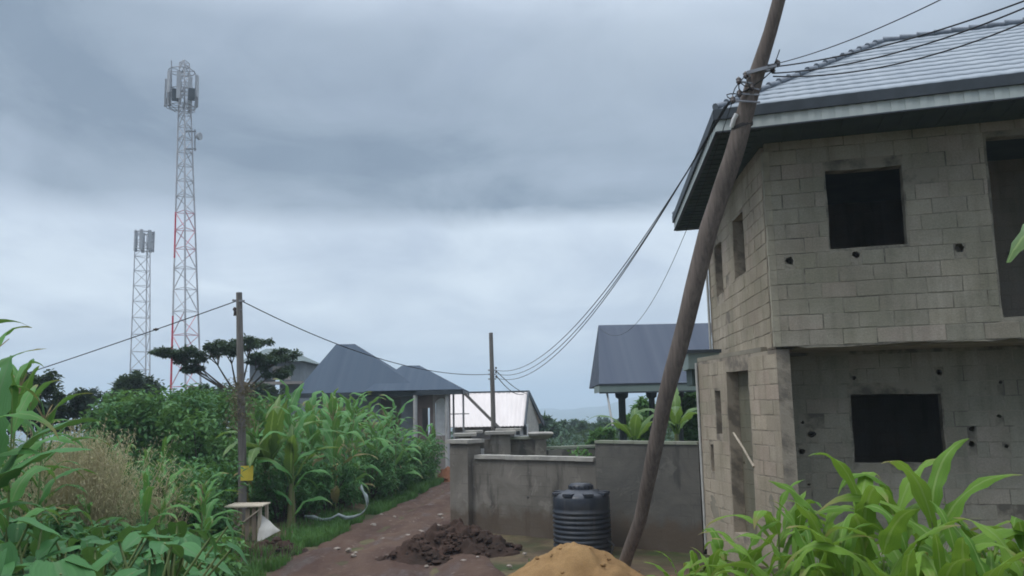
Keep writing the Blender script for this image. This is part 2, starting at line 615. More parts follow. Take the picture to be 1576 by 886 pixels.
soft = k.noise(k.map(plane, (.5, .6, 1), (2.2, 8.1, 0)), .9, 3, .5)
el = k.math('ADD', sp.outputs[2], k.math('MULTIPLY', k.math('SUBTRACT', big, .5), .09))
el = k.math('ADD', el, k.math('MULTIPLY', k.math('SUBTRACT', fine, .5), .06))
el = k.math('ADD', el, k.math('MULTIPLY', sp.outputs[0], -.02))
lowedge = k.ramp(el, [(.208, 0), (.238, 1)])
el2 = k.math('ADD', sp.outputs[2], k.math('MULTIPLY', k.math('SUBTRACT', soft, .5), .35))
el2 = k.math('ADD', el2, k.math('MULTIPLY', sp.outputs[0], .12))
topfade = k.ramp(el2, [(.33, 1), (.56, .15)])
dark = k.math('MULTIPLY', lowedge, topfade)
dark = k.math('MULTIPLY', dark, k.ramp(fine, [(.36, .6), (.60, 1)]))
cloud_l = k.mix(k.ramp(fine, [(.38, 0), (.62, 1)]), (4.6, 5.3, 6.25), (6.0, 6.75, 7.5))
cloud = k.mix(dark, cloud_l, (1.75, 2.25, 2.9))
hz = k.ramp(sp.outputs[2], [(.0, 1), (.09, 0)])
cloud = k.mix(k.math('MULTIPLY', hz, .6), cloud, (3.6, 4.6, 5.5))
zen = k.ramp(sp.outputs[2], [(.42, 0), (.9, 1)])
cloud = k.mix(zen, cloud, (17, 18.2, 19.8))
blot = k.noise(k.map(gen, (5.5, 5.5, 9.0), (1.3, 2.1, .4)), 1.0, 5, .55, .6)
cloud = k.mix(1, cloud, k.ramp(blot, [(.36, (.86, .87, .89)), (.62, (1.0, 1.0, 1.0))]), 'MULTIPLY')
# unseen low sky behind the camera, darkened on purpose to deepen facade shade
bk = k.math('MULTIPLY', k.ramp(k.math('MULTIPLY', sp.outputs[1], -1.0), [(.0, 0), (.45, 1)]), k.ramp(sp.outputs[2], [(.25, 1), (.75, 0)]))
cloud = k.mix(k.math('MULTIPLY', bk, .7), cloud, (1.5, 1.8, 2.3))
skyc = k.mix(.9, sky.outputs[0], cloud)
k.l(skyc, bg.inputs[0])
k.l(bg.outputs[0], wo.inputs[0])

sun_d = bpy.data.lights.new('sun', 'SUN')
sun_d.energy = 0.9
sun_d.angle = R(20)
sun_d.color = (1, .96, .9)
sun = bpy.data.objects.new('sun', sun_d)
COL.objects.link(sun)
sdir = Vector((math.sin(SUN_AZ) * math.cos(SUN_EL), math.cos(SUN_AZ) * math.cos(SUN_EL), math.sin(SUN_EL)))
sun.rotation_euler = sdir.to_track_quat('Z', 'Y').to_euler()

S.render.engine = 'CYCLES'
S.view_settings.view_transform = 'Standard'
S.view_settings.look = 'None'
S.view_settings.gamma = 1
S.view_settings.exposure = 0.45
S.view_settings.use_curve_mapping = False
S.cycles.use_denoising = True
S.cycles.max_bounces = 7
S.cycles.transparent_max_bounces = 8
S.cycles.volume_bounces = 1
S.cycles.filter_width = 1.8

# ------------------------------------------------------------------ ground
ROAD_C = [(-30, -2.0, 4.6), (0, -2.0, 4.6), (10, -2.1, 4.6), (15, -2.4, 4.6), (19, -2.75, 4.0), (23, -2.75, 3.1), (28, -2.5, 2.6), (34, -2.05, 2.4), (45, -1.2, 2.6), (70, 2, 3)]


def road_at(y):
    for (y0, c0, w0), (y1, c1, w1) in zip(ROAD_C, ROAD_C[1:]):
        if y <= y1:
            t = max(0, (y - y0) / (y1 - y0))
            return c0 + (c1 - c0) * t, w0 + (w1 - w0) * t
    return ROAD_C[-1][1], ROAD_C[-1][2]


def gz(x, y):
    z = 1.25 * (1 - sm(4, 14.5, y))
    if y > -20:
        c, wd = road_at(y)
        z += .40 * sm(c - wd / 2 - .3, c - wd / 2 - 3.0, x) * (1 - sm(40, 60, y)) if x < c else 0
    z += .45 * sm(2.6, 4.2, x) * sm(17.5, 12.5, y)
    z -= 1.3 * sm(36, 62, y)
    z -= 26 * sm(70, 420, y)
    r = math.hypot(x, y)
    a = .05 * (1 - sm(10, 60, r) * .0)
    z += (noise.noise(Vector((x * .35, y * .35, 0))) * .6 + noise.noise(Vector((x * 1.3, y * 1.3, 5))) * .4) * (.09 + .6 * sm(60, 300, r))
    return z


def axis(lo, hi, f0, f1, step, grow=1.25):
    a = [f0]
    while a[-1] < f1:
        a.append(a[-1] + step)
    s = step
    while a[-1] < hi:
        s *= grow
        a.append(min(hi, a[-1] + s))
    b = [f0]
    s = step
    while b[-1] > lo:
        s *= grow
        b.append(max(lo, b[-1] - s))
    return sorted(set(b[1:] + a))


xs = axis(-4200, 4200, -9, 7, .3)
ys = axis(-600, 4200, 8, 36, .3)
mb = MB()
mb.grid([[(x, y, gz(x, y)) for x in xs] for y in ys])
tag(mb.build('ground', M['ground']), kind='structure')

mb = MB()
rows, y = [], 2.0
while y < 62:
    c, wd = road_at(y)
    row = []
    for i in range(29):
        t = i / 28 - .5
        xx = c + t * wd + noise.noise(Vector((t * 2, y * .6, 3))) * .35 * (2 * abs(t))
        rut = -.09 * (math.exp(-((t - .22) / .07) ** 2) + math.exp(-((t + .2) / .07) ** 2))
        lump = .06 * noise.noise(Vector((xx * 2.2, y * 1.7, 8))) + .02 * noise.noise(Vector((xx * 6, y * 5, 2)))
        edge = 1 - (2 * abs(t)) ** 6
        row.append((xx, y, gz(xx, y) + .005 + (.085 + rut + lump) * edge - (.05 if abs(t) > .49 else 0)))
    rows.append(row)
    y += .16 if y < 36 else .6
mb.grid(rows)
tag(mb.build('dirt_road', M['road']), kind='structure')

# far hills
mb = MB()
rows = []
for j in range(14):
    y = 1300 + j * 110
    row = []
    for i in range(200):
        x = -2600 + i * 26
        h = 52 * math.exp(-((j - 8) / 4.0) ** 2) * (.72 + .75 * noise.noise(Vector((x * .0042, y * .0021, 1)))) + 11 * noise.noise(Vector((x * .016, y * .01, 3))) + 5 * noise.noise(Vector((x * .05, y * .03, 9)))
        row.append((x, y, -29 + max(0, h)))
    rows.append(row)
mb.grid(rows)
tag(mb.build('hills', M['tree_mid']), kind='structure')

# ------------------------------------------------------------------ walls with openings


def hole(s0, s1, z0, z1, jit=.012, step=.26):
    pts = []

    def edge(a, b, c, d):
        n = max(1, int(max(abs(c - a), abs(d - b)) / step))
        for i in range(n):
            t = i / n
            pts.append((a + (c - a) * t + U(-jit, jit), b + (d - b) * t + U(-jit, jit)))
    edge(s0, z0, s1, z0)
    edge(s1, z0, s1, z1)
    edge(s1, z1, s0, z1)
    edge(s0, z1, s0, z0)
    return pts


def blob(s, z, r, n=7):
    return [(s + r * U(.7, 1.15) * math.cos(2 * math.pi * i / n), z + r * U(.6, 1.0) * math.sin(2 * math.pi * i / n)) for i in range(n)]


def wall(mb, p0, p1, z0, z1, th, holes=(), m=0, inward=None, ragged=0, s_off=0):
    """upright wall from p0 to p1 (plan), th thick towards inward, pierced by polygon holes in (s, z)"""
    p0, p1 = Vector(p0[:2]), Vector(p1[:2])
    L = (p1 - p0).length
    d = (p1 - p0) / L
    nrm = Vector((-d.y, d.x))
    if inward is not None and nrm.dot(Vector(inward)) < 0:
        nrm = -nrm
    outer = [(0, z0)]
    if ragged:
        n = int(L / .16)
        for i in range(1, n):
            outer.append((L * i / n, z0 + noise.noise(Vector((i * .7, 2, p0.x))) * ragged + U(-.4, .4) * ragged))
    outer += [(L, z0), (L, z1), (0, z1)]
    loops = [outer] + [list(h) for h in holes]
    flat = [p for lp in loops for p in lp]
    tris = tessellate_polygon([[Vector((a, b, 0)) for a, b in lp] for lp in loops])

    def P(s, z, t):
        q = p0 + d * s + nrm * t
        return (q.x, q.y, z)
    for t in (0, th):
        for tri in tris:
            mb.face([P(*flat[i], t) for i in tri], [(flat[i][0] + s_off, flat[i][1]) for i in tri], m)
    for lp in loops:
        for a, b in zip(lp, lp[1:] + lp[:1]):
            mb.face([P(*a, 0), P(*b, 0), P(*b, th), P(*a, th)], [(a[0] + s_off, a[1]), (b[0] + s_off, b[1]), (b[0] + .2 + s_off, b[1] + .1), (a[0] + .2 + s_off, a[1] + .1)], m)


def blocks(mb, p0, p1, z0, z1, holes, inward, m=1, proud=(.004, .014), skip=.015, lo=None):
    p0, p1 = Vector(p0[:2]), Vector(p1[:2])
    L = (p1 - p0).length
    d = (p1 - p0) / L
    nrm = Vector((-d.y, d.x))
    if nrm.dot(Vector(inward)) < 0:
        nrm = -nrm
    bb = [(min(a for a, b in h), max(a for a, b in h), min(b for a, b in h), max(b for a, b in h)) for h in holes]
    row, wid = .256, .52
    for kk in range(int((z1 - z0) / row) + 1):
        za, zb_ = z0 + kk * row, min(z1, z0 + kk * row + row)
        if zb_ - za < .06:
            continue
        s0 = -wid * .5 * (kk % 2) + U(-.03, .03)
        while s0 < L:
            s1 = s0 + wid + U(-.03, .03)
            segs = [(max(0, s0), min(L, s1))]
            for a, b, c, e in bb:
                if min(zb_, e) - max(za, c) > .02:
                    ns_ = []
                    for u, v in segs:
                        if b <= u or a >= v:
                            ns_.append((u, v))
                        else:
                            ns_ += [(u, a - .015), (b + .015, v)]
                    segs = ns_
            for u, v in segs:
                if v - u < .05 or U(0, 1) < skip:
                    continue
                g = U(.003, .009) * (1 if U(0, 1) < .6 else .25)
                q = [(u + g + U(0, .008), za + g + U(-.004, .008)), (v - g - U(0, .008), za + g + U(-.004, .008)), (v - g - U(0, .008), zb_ - g - U(-.004, .008)), (u + g + U(0, .008), zb_ - g - U(-.004, .008))]
                pr_ = [U(*proud) for _ in range(4)]
                k2 = len(mb.v)

                def P(t, dd):
                    w_ = p0 + d * t[0] - nrm * dd
                    return (w_.x, w_.y, t[1])
                b_ = .008
                cu, cz = (u + v) / 2, (za + zb_) / 2
                inner = [(a + (b_ if a < cu else -b_), b + (b_ if b < cz else -b_)) for a, b in q]
                mb.v += [P(t, 0.0005) for t in q] + [P(t, dd * .6 + .001) for t, dd in zip(q, pr_)] + [P(t, dd) for t, dd in zip(inner, pr_)]
                fs = [(k2 + 8, k2 + 9, k2 + 10, k2 + 11)]
                for i in range(4):
                    j = (i + 1) % 4
                    fs += [(k2 + i, k2 + j, k2 + 4 + j, k2 + 4 + i), (k2 + 4 + i, k2 + 4 + j, k2 + 8 + j, k2 + 8 + i)]
                tt = q + q + inner
                for f in fs:
                    mb.f.append(f)
                    mb.uv.append([tt[i - k2] for i in f])
                    mb.mi.append(m)
                    mb.sm.append(False)
            s0 = s1


# ------------------------------------------------------------------ the unfinished block house
A = at(1187, 420, 14.0).xy
uu = Vector((math.sin(R(75)), -math.cos(R(75))))
inn = Vector((math.cos(R(75)), math.sin(R(75))))
B = A + uu * 9.0
C = Vector((X(1094, 20.0, 480), 20.0))
D = C + (B - A)
ZS, ZE = 3.9, 7.42
GH = .45
house = thing('block_house', 'unfinished two-storey block house with empty window openings and pale metal roof', 'house', (A.x + 3, A.y + 2, GH))


def s_front(px, py, off=0.0):
    """distance along the front wall (set back by off) at a photo column"""
    o = A + inn * off
    best = None
    lo, hi = -1.0, 9.0
    for _ in range(50):
        mid = (lo + hi) / 2
        q = o + uu * mid
        if at(px, py, q.y).x > q.x:
            lo = mid
        else:
            hi = mid
    q = o + uu * lo
    return lo, at(px, py, q.y).z


def rect_px(x0, y0, x1, y1, off=0.0):
    a = s_front(x0, (y0 + y1) / 2, off)[0]
    b = s_front(x1, (y0 + y1) / 2, off)[0]
    mx = (x0 + x1) / 2
    return a, b, s_front(mx, y1, off)[1], s_front(mx, y0, off)[1]


hs = [hole(*rect_px(1274, 258, 1393, 379)), hole(s_front(1530, 350)[0], 7.0, s_front(1545, 488)[1], 7.15)]
for px, py, r in ((1215, 401, .085), (1317, 391, .072), (1477, 381, .085), (1290, 0, 0)):
    if r:
        a, z = s_front(px, py)
        hs.append(blob(a, z, r, 6 if r > .08 else 9))
mb = MB()
wall(mb, A, B, ZS, ZE + .1, .23, hs, 0, inn, ragged=.03)
blocks(mb, A, B, ZS + .02, ZE, hs, inn)
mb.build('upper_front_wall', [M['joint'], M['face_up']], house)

dirU = (C - A).normalized()


def s_side(px, py, P0, dv):
    lo, hi = -.5, 9.0
    for _ in range(50):
        mid = (lo + hi) / 2
        q = P0 + dv * mid
        if at(px, py, q.y).x < q.x:
            lo = mid
        else:
            hi = mid
    # on this wall x/y falls as s grows
    q = P0 + dv * lo
    return lo, at(px, py, q.y).z


right_in = Vector((1, 0))
mb = MB()
ss = sorted((s_side(1146, 380, A, dirU)[0], s_side(1129, 380, A, dirU)[0]))
s2 = sorted((s_side(1113, 430, A, dirU)[0], s_side(1102, 430, A, dirU)[0]))
hz_ = [hole(ss[0], ss[1], s_side(1139, 424, A, dirU)[1], s_side(1137, 330, A, dirU)[1]),
       hole(s2[0], min(s2[1], 5.8), s_side(1108, 453, A, dirU)[1], s_side(1108, 372, A, dirU)[1])]
wall(mb, A + dirU * .231, C, ZS, ZE + .1, .23, [[(a - .231, b) for a, b in h] for h in hz_], 0, right_in)
blocks(mb, A + dirU * .231, C, ZS + .02, ZE, [[(a - .231, b) for a, b in h] for h in hz_], right_in)
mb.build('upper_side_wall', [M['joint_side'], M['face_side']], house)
mb = MB()
wall(mb, B, D, GH, ZE + .1, .23, (), 0, -right_in)
wall(mb, C, D, GH, ZE + .1, .23, (), 0, -inn)
mb.build('rear_wall', M['block_low'], house)

# corner band of mortar between the two upper walls
mb = MB()
for i in range(13):
    z = ZS + .02 + i * .256
    mb.box((A.x + .035 + U(-.006, .006), A.y + .05, z + .127), (.11, .16, .25), R(-8), 0)
mb.build('corner_mortar', M['mortar'], house)

# floor slab between the storeys, with a raw edge
mb = MB()
for quad, z0, z1 in (([A + inn * .235 + uu * .3, B + inn * .235 - uu * .3, D - inn * .3 - uu * .3, C - inn * .3 + uu * .3], ZS - .02, ZS + .16),):
    lo = [(p.x, p.y, z0) for p in quad]
    hi = [(p.x, p.y, z1) for p in quad]
    mb.face(lo)
    mb.face(hi)
    for i in range(4):
        j = (i + 1) % 4
        mb.face([lo[i], lo[j], hi[j], hi[i]])
mb.build('floor_slab', M['slab'], house)

# ground floor: side wall with the doorway, set-back front wall
G = at(1085, 790, 17.75).xy
dirG = (G - A).normalized()
od = sorted((s_side(1155, 640, A, dirG)[0], s_side(1121, 640, A, dirG)[0]))
sl = sorted((s_side(1110, 635, A, dirG)[0], s_side(1102, 635, A, dirG)[0]))
sb = sorted((s_side(1099, 700, A, dirG)[0], s_side(1094, 700, A, dirG)[0]))
LG = (G - A).length
mb = MB()
zt = s_side(1140, 570, A, dirG)[1]
hl = [
    hole(od[0], od[1], .62, zt, .015),
    hole(sl[0], sl[1], s_side(1106, 668, A, dirG)[1], s_side(1104, 601, A, dirG)[1]),
    hole(sb[0], min(sb[1], LG - .12), s_side(1097, 724, A, dirG)[1], s_side(1096, 684, A, dirG)[1])]
wall(mb, A, G, GH - .5, ZS - .022, .23, hl, 0, right_in)
blocks(mb, A, G, GH - .5 + .03, ZS - .06, hl, right_in, proud=(.002, .009))
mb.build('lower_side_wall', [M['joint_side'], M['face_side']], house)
# broken bits of render still stuck to the foot of the side wall


def patch(name, s_, z_, w_, h_, mat, slant=0.0):
    mb = MB()
    o_n = Vector((dirG.y, -dirG.x)) * (-1)
    pts = []
    for a in range(11):
        t = 2 * math.pi * a / 11
        ss_ = s_ + w_ * .5 * math.cos(t) * U(.7, 1.1)
        zz_ = z_ + h_ * .5 * math.sin(t) * U(.75, 1.1)
        ss_ += slant * (zz_ - z_)
        pts.append((ss_, zz_))

    def P3(q, d):
        p = A + dirG * q[0] + o_n * d
        return (p.x, p.y, q[1])
    mb.face([P3(q, .006) for q in pts])
    for a, b in zip(pts, pts[1:] + pts[:1]):
        mb.face([P3(a, .006), P3(b, .006), P3(b, -.01), P3(a, -.01)])
    return mb.build(name, mat, house)


for s_, z_, w_, h_, sl_ in ((3.2, .95, .5, .55, .3), (2.8, .8, .3, .5, -.2), (.55, 1.2, .25, .6, 0)):
    patch('render_patch', s_, z_, w_, h_, M['slab'], sl_)
mb = MB()
wall(mb, G, Vector((C.x, C.y - .02)), GH - .5, ZS - .022, .23, (), 0, right_in)
mb.build('lower_back_wall', M['block_side'], house)
# ledge over the outward part of the lower wall
mb = MB()
q = [A + dirU * .6, A + dirG * .6, G, Vector((C.x - .02, C.y - .3))]
lo = [(p.x, p.y, ZS - .018) for p in q]
hi = [(p.x, p.y, ZS + .06) for p in q]
mb.face(lo)
mb.face(hi)
for i in range(4):
    j = (i + 1) % 4
    mb.face([lo[i], lo[j], hi[j], hi[i]])
mb.build('ledge', M['slab'], house)

OFF = 1.3
A2 = A + inn * OFF
hs = [hole(*rect_px(1312, 606, 1452, 712, OFF))]
for px, py, r in ((1250, 668, .075), (1234, 694, .07), (1235, 650, .035), (1245, 745, .025), (1314, 581, .045), (1445, 573, .06), (1496, 660, .06), (1496, 684, .07), (1540, 588, .035), (1538, 640, .04), (1549, 686, .045)):
    a, z = s_front(px, py, OFF)
    hs.append(blob(a, z, r, 6))
mb = MB()
hs = [[(a - .24, b) for a, b in h] for h in hs]
wall(mb, A2 + uu * .24, A2 + uu * 8.7, GH - .5, ZS - .022, .23, hs, 0, inn)
blocks(mb, A2 + uu * .24, A2 + uu * 8.7, GH - .5 + .03, ZS - .06, hs, inn, proud=(.002, .008))
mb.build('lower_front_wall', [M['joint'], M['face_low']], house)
# veranda floor, inner rooms
mb = MB()
q = [A + uu * .24 + inn * .02, B + inn * .02, D, C]
lo = [(p.x, p.y, .1) for p in q]
hi = [(p.x, p.y, .60) for p in q]
mb.face(hi)
for i in range(4):
    j = (i + 1) % 4
    mb.face([lo[i], lo[j], hi[j], hi[i]])
mb.build('ground_slab', M['slab'], house)
mb = MB()
p = A + dirG * 2.4
wall(mb, A2 + uu * .3 + Vector((0, .3)), A2 + uu * 1.1 + Vector((0, 2.6)), .61, ZS - .03, .15, [blob(1.2, 2.6, .08), blob(1.6, 2.0, .05)], 0, right_in)
wall(mb, A2 + uu * .3 + inn * 4.2, A2 + uu * 8.6 + inn * 4.2, .61, ZS - .03, .15, (), 0, inn)
wall(mb, A2 + uu * 3.6 + inn * .24, A2 + uu * 3.6 + inn * 4.1, .61, ZS - .03, .15, (), 0, right_in)
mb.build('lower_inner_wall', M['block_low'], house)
mb = MB()
wall(mb, A + dirG * (od[0] - .2) + Vector((.235, 0)), A + dirG * (od[1] + .2) + Vector((.235, 0)), .3, ZS - .03, .12, [blob(.55, 2.35, .055), blob(.75, 2.85, .05), blob(1.2, 1.9, .04)], 0, right_in)
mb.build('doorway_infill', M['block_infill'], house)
mb = MB()
o3 = A + inn * 2.5
wall(mb, o3 + uu * 2.95, o3 + uu * 7.2, ZS + .17, ZE, .15, [blob(s_front(1556, 391, 2.5)[0] - 2.95, s_front(1556, 391, 2.5)[1], .08)], 0, inn)
wall(mb, A + uu * 2.9 + inn * .24, A + uu * 2.9 + inn * 2.48, ZS + .17, ZE, .15, (), 0, -right_in)
wall(mb, A + uu * 7.2 + inn * .24, A + uu * 7.2 + inn * 3.5, ZS + .17, ZE, .15, (), 0, right_in)
wall(mb, A + uu * .6 + inn * 5.2, A + uu * 7.1 + inn * 5.2, ZS + .17, ZE, .15, (), 0, inn)
mb.build('upper_inner_wall', M['block_low'], house)

# roof
E0 = at(1101, 168, 13.26)
E0 = Vector((E0.x, E0.y, 7.76))
E1q = at(1038, 350, 21.0)
E1 = Vector((E1q.x, 21.0, 7.76))
ue = Vector((math.sin(R(72.5)), -math.cos(R(72.5)), 0))
E2 = E0 + ue * 12
E3 = E1 + ue * 12
vv = (E1 - E0)
half = vv.length / 2
vn = vv.normalized()
rise = 2.3
K0 = E0 + vn * half + ue * half + Vector((0, 0, rise))
K1 = K0 + ue * (12 - 2 * half + 1)


def tiled(mb, eL, eR, tL, tR, rows=13, wave=.24, step=.05, amp=.005, lip=.008):
    ed = (eR - eL).normalized()
    nn = ed.cross((tL - eL)).normalized()
    if nn.z < 0:
        nn = -nn
    for r in range(rows):
        v0, v1 = r / rows, (r + 1) / rows + .012
        rws, uvs = [], []
        for v, lift in ((v0, lip), (v0 + (v1 - v0) * .5, lip * .55), (v1, 0)):
            v = min(v, 1)
            a, b = eL.lerp(tL, v), eR.lerp(tR, v)
            n = 1 + int((eR - eL).length / step)
            row, ur = [], []
            for i in range(n + 1):
                p = a.lerp(b, i / n)
                u = (p - eL).dot(ed)
                row.append(p + nn * (lift + amp * math.sin(2 * math.pi * u / wave)))
                ur.append((u, v * rows * .4))
            rws.append(row)
            uvs.append(ur)
        # lip face closing the lower edge of the row
        lowrow = [p - nn * (lip + .004) for p in rws[0]]
        mb.grid([lowrow] + rws, [uvs[0]] + uvs, smooth=True)


mb = MB()
tiled(mb, E0, E2, K0, K1)
tiled(mb, E1, E0, K0, K0)
tiled(mb, E3, E1, K1, K0, step=.12)
roof = mb.build('roof', M['roof'], house)
mb = MB()
for a, b in ((E0, K0), (E1, K0), (K0, K1)):
    n = int((b - a).length / .30)
    for i in range(n):
        p, q = a.lerp(b, i / n), a.lerp(b, (i + .98) / n)
        mb.tube([p + Vector((0, 0, .045)), q + Vector((0, 0, .020))], [.065, .05], 8)
mb.build('hip_cap', M['ridge'], roof)
# fascia: dark drip edge over a ribbed pale sheet, dark soffit behind


def fascia(mbd, mbl, a, b, ztop, h1, h2, out):
    d = (b - a)
    L = d.length
    d = d / L
    o = Vector((out[0], out[1], 0))
    mid = (a + b) / 2
    rz = math.atan2(d.y, d.x)
    mbd.box((mid.x + o.x * .02, mid.y + o.y * .02, ztop - h1 / 2), (L + .04, .05, h1), rz)
    n = int(L / .1)
    for i in range(n):
        p = a.lerp(b, (i + .5) / n)
        mbl.box((p.x - o.x * (.01 + .012 * (i % 2)), p.y - o.y * (.01 + .012 * (i % 2)), ztop - h1 - h2 / 2), (L / n, .03, h2 - .004), rz)
    mbd.box((mid.x - o.x * .01, mid.y - o.y * .01, ztop - h1 - h2 - .012), (L, .06, .022), rz)


md, ml = MB(), MB()
nf = (ue.y, -ue.x)
ns = Vector((-vn.y, vn.x)).normalized()
fascia(md, ml, E0, E2, 7.75, .17, .19, nf)
fascia(md, ml, E1, E0, 7.75, .17, .19, (ns.x, ns.y))
fascia(md, ml, E1 + Vector((.05, .03, 0)), E1 + ue * 1.6 + Vector((.05, .03, 0)), 7.75, .17, .19, (inn.x, inn.y))
md.build('drip_edge', M['trim_dark'], roof)
ml.build('fascia', M['fascia'], roof)
mb = MB()
q = [E0 + Vector((.03, .03, 0)), E2, E3, E1 + Vector((.03, -.03, 0))]
mb.face([(p.x, p.y, 7.40) for p in q])
mb.face([(p.x, p.y, 7.44) for p in q])
for i in range(40):
    p = E0.lerp(E2, (i + .5) / 40)
    a = p + Vector((inn.x, inn.y, 0)) * .05
    b = p + Vector((inn.x, inn.y, 0)) * .98
    mb.bar((a.x, a.y, 7.39), (b.x, b.y, 7.39), .02, .016)
for i in range(26):
    p = E0.lerp(E1, (i + .5) / 26)
    mb.bar((p.x + .05, p.y, 7.39), (p.x + .7, p.y - .15, 7.39), .02, .016)
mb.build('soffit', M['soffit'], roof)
# rear porch roof low on the far corner
mb = MB()
pc = at(1077, 560, 18.45)
mb.box((pc.x + .03, 18.5, 3.92), (.66, 1.0, .34), R(-4))
pr = mb.build('porch_roof', M['fascia_green'], house)
mb = MB()
mb.box((pc.x + .03, 18.5, 4.12), (.74, 1.1, .07), R(-4))
mb.build('porch_sheet', M['trim_dark'], pr)
mb = MB()
mb.box((pc.x + .06, 18.55, 3.58), (.56, .9, .34), R(-4))
mb.build('porch_soffit', M['soffit'], pr)
# drain pipe down the far edge of the side wall
mb = MB()
pa = at(1084, 372, 17.85)
mb.tube([(G.x - .02, G.y - .03, .1), (G.x - .03, G.y - .03, 2.4), (G.x - .035, G.y - .03, 3.86)], .028, 8)
mb.build('drain_pipe', M['pvc'], house)
mb = MB()
pb = C - Vector((.06, .05))
mb.tube([(pb.x, pb.y, 3.97), (pb.x, pb.y, 7.4)], .03, 8)
mb.build('drain_pipe', M['pvc'], house)
patch('red_daub', 3.45, 2.2, .30, .22, M['red_paint'], .3)
mb = MB()
a, b = at(1129, 666, 15.9), at(1160, 718, 15.15)
mb.tube([a, (a + b) / 2 + Vector((0, 0, .02)), b], .022, 6)
tag(mb.build('stick', M['pale_plank'], None, b), 'pale stick leaning across the side doorway of the block house', 'stick')

# ------------------------------------------------------------------ leaning pole and its hardware
PTS = [(958, 880, 14.75), (966, 852, 14.6), (984, 800, 14.35), (1003, 715, 14.0), (1024, 615, 13.7), (1056, 490, 13.4), (1092, 352, 13.05), (1128, 240, 12.75), (1151, 160, 12.55), (1168, 105, 12.4), (1185, 50, 12.25), (1202, -10, 12.1), (1222, -80, 11.9)]
RAD = [.105, .105, .11, .118, .13, .142, .148, .145, .132, .116, .105, .098, .092]
path = [at(*p) for p in PTS]
fine_p, fine_r = [], []
for i in range(len(path) - 1):
    for t in (0, .33, .66):
        q = path[i].lerp(path[i + 1], t)
        fine_p.append(q + Vector((noise.noise(q * .8), noise.noise(q * .8 + Vector((9, 0, 0))), 0)) * .025)
        fine_r.append((RAD[i] * (1 - t) + RAD[i + 1] * t) * (1 + .05 * noise.noise(q * 2)))
base = fine_p[0]
lp = thing('leaning_pole', 'thick leaning wooden utility pole in front of the block house', 'utility pole', base)
mb = MB()
mb.tube(fine_p, fine_r, 14)
mb.build('shaft', M['pole'], lp)
att = at(1166, 112, 12.42)
BR = []
for dx, dz, dy in ((-.20, -.06, .0), (-.33, -.17, -.06), (-.12, -.25, .0), (-.30, -.33, .05), (-.42, -.45, 0), (.22, .02, 0), (.30, .12, 0)):
    BR.append(att + Vector((dx, dy - .05, dz)))
mb = MB()
for b in BR:
    a = att + Vector((0, -.02, b.z - att.z - .03))
    mb.bar(a, b, .025, .025)
mb.bar(att + Vector((-.2, -.13, -.05)), att + Vector((.25, -.13, .06)), .05, .05)
mb.build('bracket', M['steel'], lp)
for b in BR:
    mb = MB()
    mb.tube([b + Vector((0, 0, -.05)), b + Vector((0, 0, -.01)), b, b + Vector((0, 0, .03)), b + Vector((0, 0, .05)), b + Vector((0, 0, .07))], [.02, .045, .03, .045, .028, .01], 8)
    mb.build('insulator', M['ceramic'], lp)
mb = MB()
for i in range(6):
    a, b = BR[i % len(BR)], BR[(i * 3 + 2) % len(BR)]
    sag = Vector((U(-.25, .05), U(-.1, .1), U(-.25, .1)))
    mb.tube([a, a.lerp(b, .25) + sag * .75, a.lerp(b, .5) + sag, a.lerp(b, .75) + sag * .75, b], .009, 5)
mb.build('jumper_wire', M['wire'], lp)
mb = MB()
p = at(1142, 186, 12.62)
mb.tube([p + Vector((-.17, -.02, -.1)), p + Vector((-.15, -.1, .0)), p + Vector((-.11, -.13, .07))], .035, 7)
mb.build('cable_clamp', M['white_paint'], lp)
# band of wire binding at the eave
mb = MB()
p = at(1142, 197, 12.66)
for kk in range(3):
    c = p + Vector((0, 0, .02 * kk))
    mb.tube([c + Vector((math.cos(t / 14 * 2 * math.pi) * .165, math.sin(t / 14 * 2 * math.pi) * .165, .05 * math.cos(t / 14 * 2 * math.pi))) for t in range(15)], .008, 4, cap=False)
mb.build('binding_wire', M['wire'], lp)


def cable(a, b, sag, r, label, group=None, n=26, cat='power line', name='overhead_wire', side=0):
    a, b = Vector(a), Vector(b)
    mb = MB()
    pts = []
    for i in range(n + 1):
        t = i / n
        p = a.lerp(b, t)
        p.z -= sag * 4 * t * (1 - t)
        p.x += side * 4 * t * (1 - t)
        pts.append(p)
    mb.tube(pts, r, 5)
    return tag(mb.build(name, M['wire'], None, a), label, cat, group)


# ------------------------------------------------------------------ far thin pole and its lines
FPY = 36.0
fp_top, fp_bot = at(755.5, 512, FPY), at(760, 690, FPY)
fp_bot.z = gz(fp_bot.x, FPY) - .2
fpole = thing('utility_pole', 'thin dark wooden pole standing in front of the white-roofed house', 'utility pole', fp_bot)
mb = MB()
mb.tube([fp_bot, fp_bot.lerp(fp_top, .5) + Vector((.02, 0, 0)), fp_top], [.12, .10, .085], 10)
mb.build('shaft', M['pole_grey'], fpole)
fa = at(757, 574, FPY)
mb = MB()
for dz in (-.25, -.05, .12):
    mb = MB()
    mb.bar(fa + Vector((-.16, -.04, dz)), fa + Vector((.18, -.04, dz)), .05, .05)
    mb.build('bracket', M['steel'], fpole)
for dz in (-.25, -.05, .12):
    mb = MB()
    b = fa + Vector((.18, -.04, dz + .05))
    mb.tube([b, b + Vector((0, 0, .05)), b + Vector((0, 0, .09))], [.03, .045, .015], 7)
    mb.build('insulator', M['ceramic'], fpole)
mb = MB()
mb.bar(at(716, 606, FPY + .4), at(770, 660, FPY - .1), .12, .10)
mb.build('stay_strut', M['pole_grey'], fpole)
LG_ = 'power lines from the leaning pole to the far pole'
